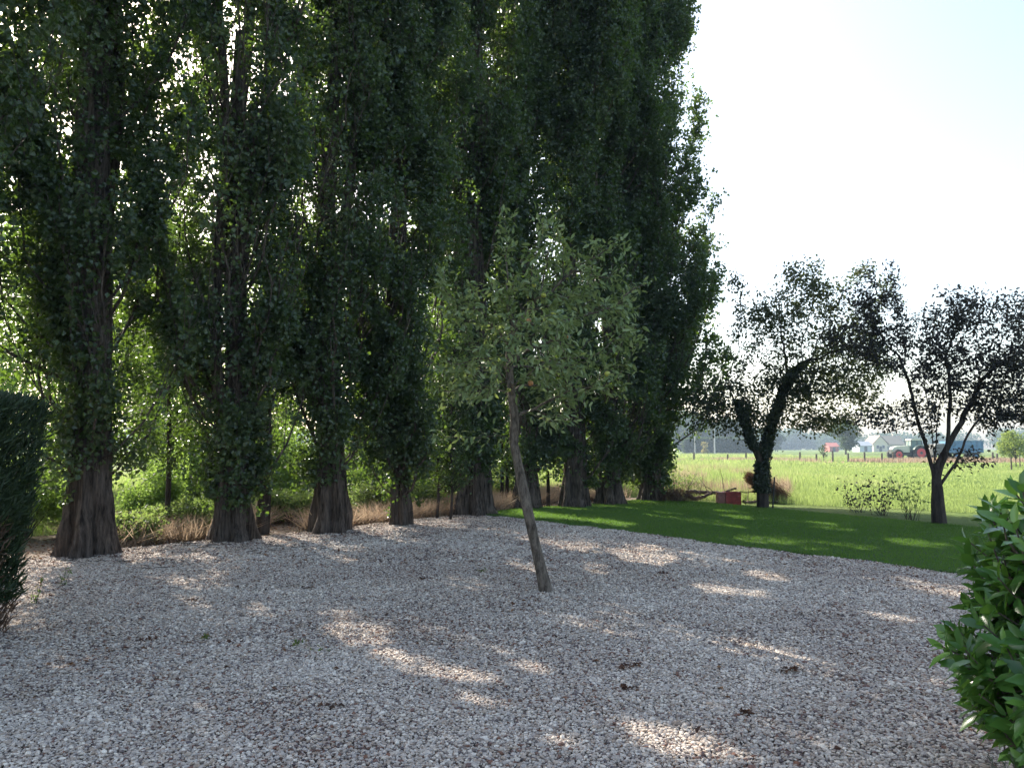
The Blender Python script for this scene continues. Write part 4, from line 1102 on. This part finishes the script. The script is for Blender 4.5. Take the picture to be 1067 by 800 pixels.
# tractor facing left
def tractor():
    D = 100; s = D / 800; x0 = gx(942, D)[0]
    root = thing("tractor", 'pale tractor with red wheels parked in the far field, facing left', 'tractor', (x0, D, 0))
    pale = plain('pale green grey paint', (.42, .48, .36), .4, .1); tyre = plain('tyre rubber', (.035, .033, .03), .85); redm = plain('red wheel rims', (.62, .05, .06), .45, .1); glass = plain('cab glass', (.12, .2, .2), .1, .05); dark = plain('dark metal', (.06, .07, .07), .6); white = plain('cream bonnet', (.62, .62, .5), .4, .08)
    # bonnet with a rounded nose
    MB().prism([(-1.9, .95), (-1.95, 1.3), (-1.75, 1.62), (-1.2, 1.75), (.35, 1.85), (.35, .95)], -.42, .42).build("bonnet", white, root)
    MB().prism([(-1.98, .8), (-1.98, 1.0), (.9, 1.0), (1.2, .7), (.6, .55), (-1.6, .6)], -.3, .3).build("chassis", dark, root)
    MB().prism([(-1.97, .95), (-2.0, 1.35), (-1.95, 1.36), (-1.92, .95)], -.38, .38).build("grille", dark, root)
    cab = MB(); cab.prism([(.35, 1.15), (.45, 2.5), (1.75, 2.55), (1.95, 1.5), (1.7, 1.2)], -.62, .62); cab = cab.build("cab", glass, root)
    for s_ in (-1, 1):
        for (xa, za, xb, zb) in ((.38, 1.15, .47, 2.5), (1.2, 1.2, 1.2, 2.5), (1.93, 1.5, 1.76, 2.52)):
            MB().tube([[xa, s_ * .63, za], [xb, s_ * .63, zb]], [.045, .045], 6).build("cab_pillar", dark, cab)
    MB().prism([(.3, 2.5), (.35, 2.64), (.6, 2.7), (1.7, 2.7), (1.9, 2.6), (1.9, 2.52)], -.7, .7).build("roof", white, cab)
    MB().tube([[.2, .45, 1.7], [.2, .45, 2.75]], [.05, .05], 8).build("exhaust", dark, root)
    def wheel(x, y, rad, w):
        wh = MB().cyl((x, y, rad), rad, w, 32, rad * .93); n = 0
        for a in np.linspace(0, 2 * np.pi, 20, endpoint=False):     # lugs
            wh.box((x + math.cos(a) * rad * .985, y, rad + math.sin(a) * rad * .985), (.09, w * .9, .09))
        o = wh.build("wheel", tyre, root)
        sd_ = -1 if y < 0 else 1
        MB().cyl((x, y + sd_ * (w / 2 - .01), rad), rad * .64, .08, 28, rad * .55).build("rim", redm, o)
        MB().cyl((x, y + sd_ * (w / 2 + .03), rad), rad * .2, .07, 16).build("hub", dark, o)
    for sy in (-1, 1): wheel(-1.35, sy * .8, .66, .42); wheel(1.45, sy * .88, .9, .5)
    for sy in (-1, 1):
        a = np.linspace(.35, 2.7, 10); prof = [(1.45 + 1.02 * math.cos(q), .9 + 1.02 * math.sin(q)) for q in a] + [(1.45 + .96 * math.cos(q), .9 + .96 * math.sin(q)) for q in a[::-1]]
        MB().prism(prof, sy * .88 - .25, sy * .88 + .25).build("mudguard", pale, root)
tractor()
def trailer():
    D = 101; x0 = gx(1000, D)[0]; root = thing("blue_trailer", 'faded blue farm trailer standing behind the purple leaved tree', 'trailer', (x0, D, 0))
    blue = plain('faded blue paint', (.07, .20, .34), .55, .3, 2); dark = bpy.data.materials['dark metal']
    b = MB().box((0, 0, 1.65), (4.5, 2.2, 1.5)).build("body", blue, root)
    for x in np.linspace(-2.1, 2.1, 7): MB().box((x, -1.13, 1.65), (.08, .06, 1.5)).build("rib", blue, b)
    MB().box((0, -1.14, 2.42), (4.6, .08, .1)).build("top_rail", blue, b)
    MB().box((-.2, 0, .8), (4.9, .9, .16)).build("chassis", dark, root)
    MB().tube([[-2.3, 0, .8], [-3.6, 0, .6]], [.07, .06], 8).build("drawbar", dark, root)
    for x in (-1.2, 1.3):
        for y in (-.9, .9):
            w = MB().cyl((x, y, .45), .45, .28, 24, .42).build("wheel", bpy.data.materials['tyre rubber'], root)
            MB().cyl((x, y + math.copysign(.13, y), .45), .24, .06, 16).build("rim", bpy.data.materials['faded blue paint'], w)
trailer()
def roller():
    D = 100; x0 = gx(976, D)[0]; root = thing("grey_baler", 'dark grey farm implement hitched between the tractor and blue trailer', 'farm implement', (x0, D + .2, 0))
    g = plain('grey implement', (.12, .12, .11), .7, .2)
    MB().prism([(-1.0, .6), (-1.1, 1.4), (-.6, 2.0), (.5, 2.1), (.9, 1.5), (.8, .6)], -.8, .8).build("body", g, root)
    for y in (-.85, .85): MB().cyl((0, y, .4), .4, .25, 20, .37).build("wheel", bpy.data.materials['tyre rubber'], root)
roller()

def house(px, D, w, d, hw, hr, wallm, roofm, label, ridge='x', wins=((-.25, .5), (.25, .5)), chim=True, door=True, name="house", cat='house'):
    root = thing(name, label, cat, (*gx(px, D), 0))
    if ridge == 'x':
        wl = MB().box((0, 0, hw / 2 - .2), (w, d, hw + .4)).build("wall", wallm, root)
        V = np.array([[-w / 2, -d / 2, hw], [w / 2, -d / 2, hw], [w / 2, d / 2, hw], [-w / 2, d / 2, hw], [-w / 2 + .1, 0, hw + hr - .1], [w / 2 - .1, 0, hw + hr - .1]])
        MB().add(V, [np.array([[0, 4, 3], [1, 2, 5]])]).build("gable", wallm, wl)
        R = MB(); o = .35
        for s in (-1, 1):
            V = np.array([[-w / 2 - o, s * (d / 2 + o), hw - .2], [w / 2 + o, s * (d / 2 + o), hw - .2], [w / 2 + o, 0, hw + hr], [-w / 2 - o, 0, hw + hr]])
            V = np.concatenate([V, V + [0, 0, .2]]); R.add(V, np.array([[0, 1, 2, 3], [4, 5, 6, 7], [0, 1, 5, 4], [1, 2, 6, 5], [3, 0, 4, 7]]))
        rf = R.build("roof", roofm, root)
    else:
        wl = MB().box((0, 0, hw / 2 - .2), (w, d, hw + .4)).build("wall", wallm, root)
        MB().prism([(-w / 2, hw + .001), (w / 2, hw + .001), (0, hw + hr - .1)], -d / 2, d / 2).build("gable", wallm, wl)
        R = MB(); o = .35
        for s in (-1, 1):
            R.prism([(s * (w / 2 + o), hw - .25), (0, hw + hr), (0, hw + hr + .22), (s * (w / 2 + o), hw)], -d / 2 - o, d / 2 + o)
        rf = R.build("roof", roofm, root)
    gm = bpy.data.materials.get('window glass') or plain('window glass', (.05, .06, .08), .15)
    fm = bpy.data.materials.get('window frame') or plain('window frame', (.6, .6, .58), .5)
    for (fx, fz) in wins:
        f = MB().box((fx * w, -d / 2 - .03, fz * hw + .3), (1.1, .08, 1.3)).build("window", fm, root)
        MB().box((fx * w, -d / 2 - .08, fz * hw + .3), (.9, .04, 1.1)).build("pane", gm, f)
    if door: MB().box((0, -d / 2 - .04, 1.0), (1.0, .08, 2.0)).build("door", bpy.data.materials.get('dark metal'), root)
    if chim: MB().box((w * .25, .3, hw + hr + .2), (.6, .6, 1.4)).build("chimney", wallm, rf)
cream = plain('cream render', (.62, .56, .42), .8, .06); tile = plain('brown roof tiles', (.22, .17, .13), .8, .2); stone = plain('pale stone', (.42, .38, .31), .85, .1)
house(911, 290, 5.2, 8, 3.0, 2.9, cream, tile, 'cream rendered house gable at the far side of the field', 'y', ((-.2, .5), (.2, .5)), False)
house(925, 300, 8.0, 7, 2.8, 3.1, stone, plain('pale roof tiles', (.34, .28, .2), .8, .15), 'pale stone house with a tan tiled roof beside the cream gable', 'x', ((-.3, .4), (.3, .4)), True)
house(897, 280, 4.5, 6, 2.2, 1.4, plain('white blue cladding', (.5, .55, .6), .6, .05), plain('grey roof', (.3, .33, .36), .6), 'small pale blue outbuilding left of the cream gable', 'x', (), False, True, "outbuilding", 'outbuilding')
house(865, 280, 3.2, 5, 1.9, 1.2, plain('red brick', (.36, .12, .09), .8), plain('red roof', (.40, .13, .10), .8), 'small red roofed shed behind the round crowned tree', 'x', (), False, True, "shed", 'shed')
house(772, 235, 8, 6, 2.4, 1.8, stone, plain('blue grey slate', (.2, .22, .27), .6), 'low slate roofed farm building behind the far hedge', 'x', ((-.3, .4), (.1, .4)), False, True, "farm_building", 'farm building')
def pole():
    root = thing("utility_pole", 'grey utility pole standing in front of the dark far hedge', 'utility pole', (*gx(744, 190), 0)); pm = plain('concrete pole', (.4, .39, .37), .8)
    MB().tube([[0, 0, -.3], [0, 0, 8.2]], [.22, .14], 8).build("pole", pm, root); MB().box((0, 0, 7.6), (1.8, .12, .12)).build("crossarm", pm, root)
    for x in (-.8, 0, .8): MB().tube([[x, 0, 7.66], [x, 0, 7.95]], [.06, .05], 8).build("insulator", pm, root)
pole()
tag(MB().tube([[0, 0, -.2], [0, 0, 4.6]], [.16, .12], 8).build("short_pole", bpy.data.materials['concrete pole'], None, False, (*gx(723.5, 200), 0)), 'shorter grey pole left of the utility pole by the far hedge', 'pole')

# ------------------------------------------------------------------ litter on the gravel
def litter():
    r = rng(701); n = 420
    P = scatter(-9, 9, 3.2, 17, 6000, r); P = P[inpoly(P, gpoly)]
    Pt = POP[0][:2] + rowd * r.uniform(-3, 16, 5000)[:, None] + nrm * (r.random(5000) ** .7 * 2.6 - .15)[:, None]
    w = vnoise(P[:, 0] * .8 + 20, P[:, 1] * .8 + 20, 22); P = P[(w > .6) | (r.random(len(P)) < .05)]; P = np.concatenate([P, Pt[~inpoly(Pt, lp) | (r.random(5000) < .1)]])
    n = len(P); C = np.c_[P, r.uniform(.02, .04, n)]; A = r.normal(0, 1, (n, 3)) * [1, 1, .25]; N = r.normal(0, .3, (n, 3)) + [0, 0, 1]; L = r.uniform(.03, .065, n)
    V, F = leaf_geo(C, A, N, L, L * .6, .35); tag(mesh("leaf_litter", V, F, M['litter'], rnd=r.random(n)), 'small brown fallen leaves scattered over the gravel', 'fallen leaves', kind='stuff')
    ls = []; 
    for q in range(330):
        t = r.uniform(-2, 11); w = -abs(r.normal(0, 1.3)) + .4; p = POP[0][:2] + rowd * t + nrm * w
        if not inpoly(p[None], gpoly)[0]: continue
        a = r.random() * 6.28; l = r.uniform(.08, .35); k = np.linspace(-.5, .5, 4)[:, None]
        pts = np.c_[p + k * l * [math.cos(a), math.sin(a)] + r.normal(0, .01, (4, 2)), np.full(4, .045) + r.normal(0, .004, 4)]; ls.append((pts, np.full(4, r.uniform(.002, .005))))
    V, F = tubes(ls, 4); tag(mesh("fallen_twigs", V, F, M['dark_bark']), 'small dead twigs strewn on the gravel in front of the poplars', 'twigs', kind='stuff')
    clumps = [(201, 630, 'darkest clump of dead leaves, midway between hedge and sun patch'), (152, 671, 'dark clump of dead leaves nearest the hedge end'), (240, 673, 'reddish clump of dead leaves left of the large sun patch'), (320, 616, 'flat wide clump of dead leaves below the twin trunked poplar'),
              (440, 606, 'clump of dead leaves left of the fruit tree'), (343, 744, 'black brown clump of dead leaves in the near gravel'), (656, 700, 'brown clump of dead leaves right of centre in the near gravel'), (654, 724, 'reddish clump of dead leaves below another near the centre right'),
              (622, 597, 'clump of dead leaves right of the fruit tree trunk'), (778, 751, 'dark elongated clump of dead leaves at the lower right'), (826, 704, 'small clump of dead leaves by the right hand sun streak'), (690, 600, 'clump of dead leaves between fruit tree and lawn')]
    for x, y, l in clumps:
        b = gr(x, y); m = int(r.integers(9, 20)); C = np.c_[r.normal(0, .035, m), r.normal(0, .025, m), r.uniform(.035, .05, m)]; A = r.normal(0, 1, (m, 3)) * [1, 1, .2]; N = r.normal(0, .5, (m, 3)) + [0, 0, 1]; L = r.uniform(.03, .055, m)
        V, F = leaf_geo(C, A, N, L, L * .6, .4); tag(mesh("dead_leaf_clump", V, F, M['litter'], rnd=r.random(m) * .6, loc=b), l, 'dead leaves', 'clumps of dead leaves on the gravel')
litter()
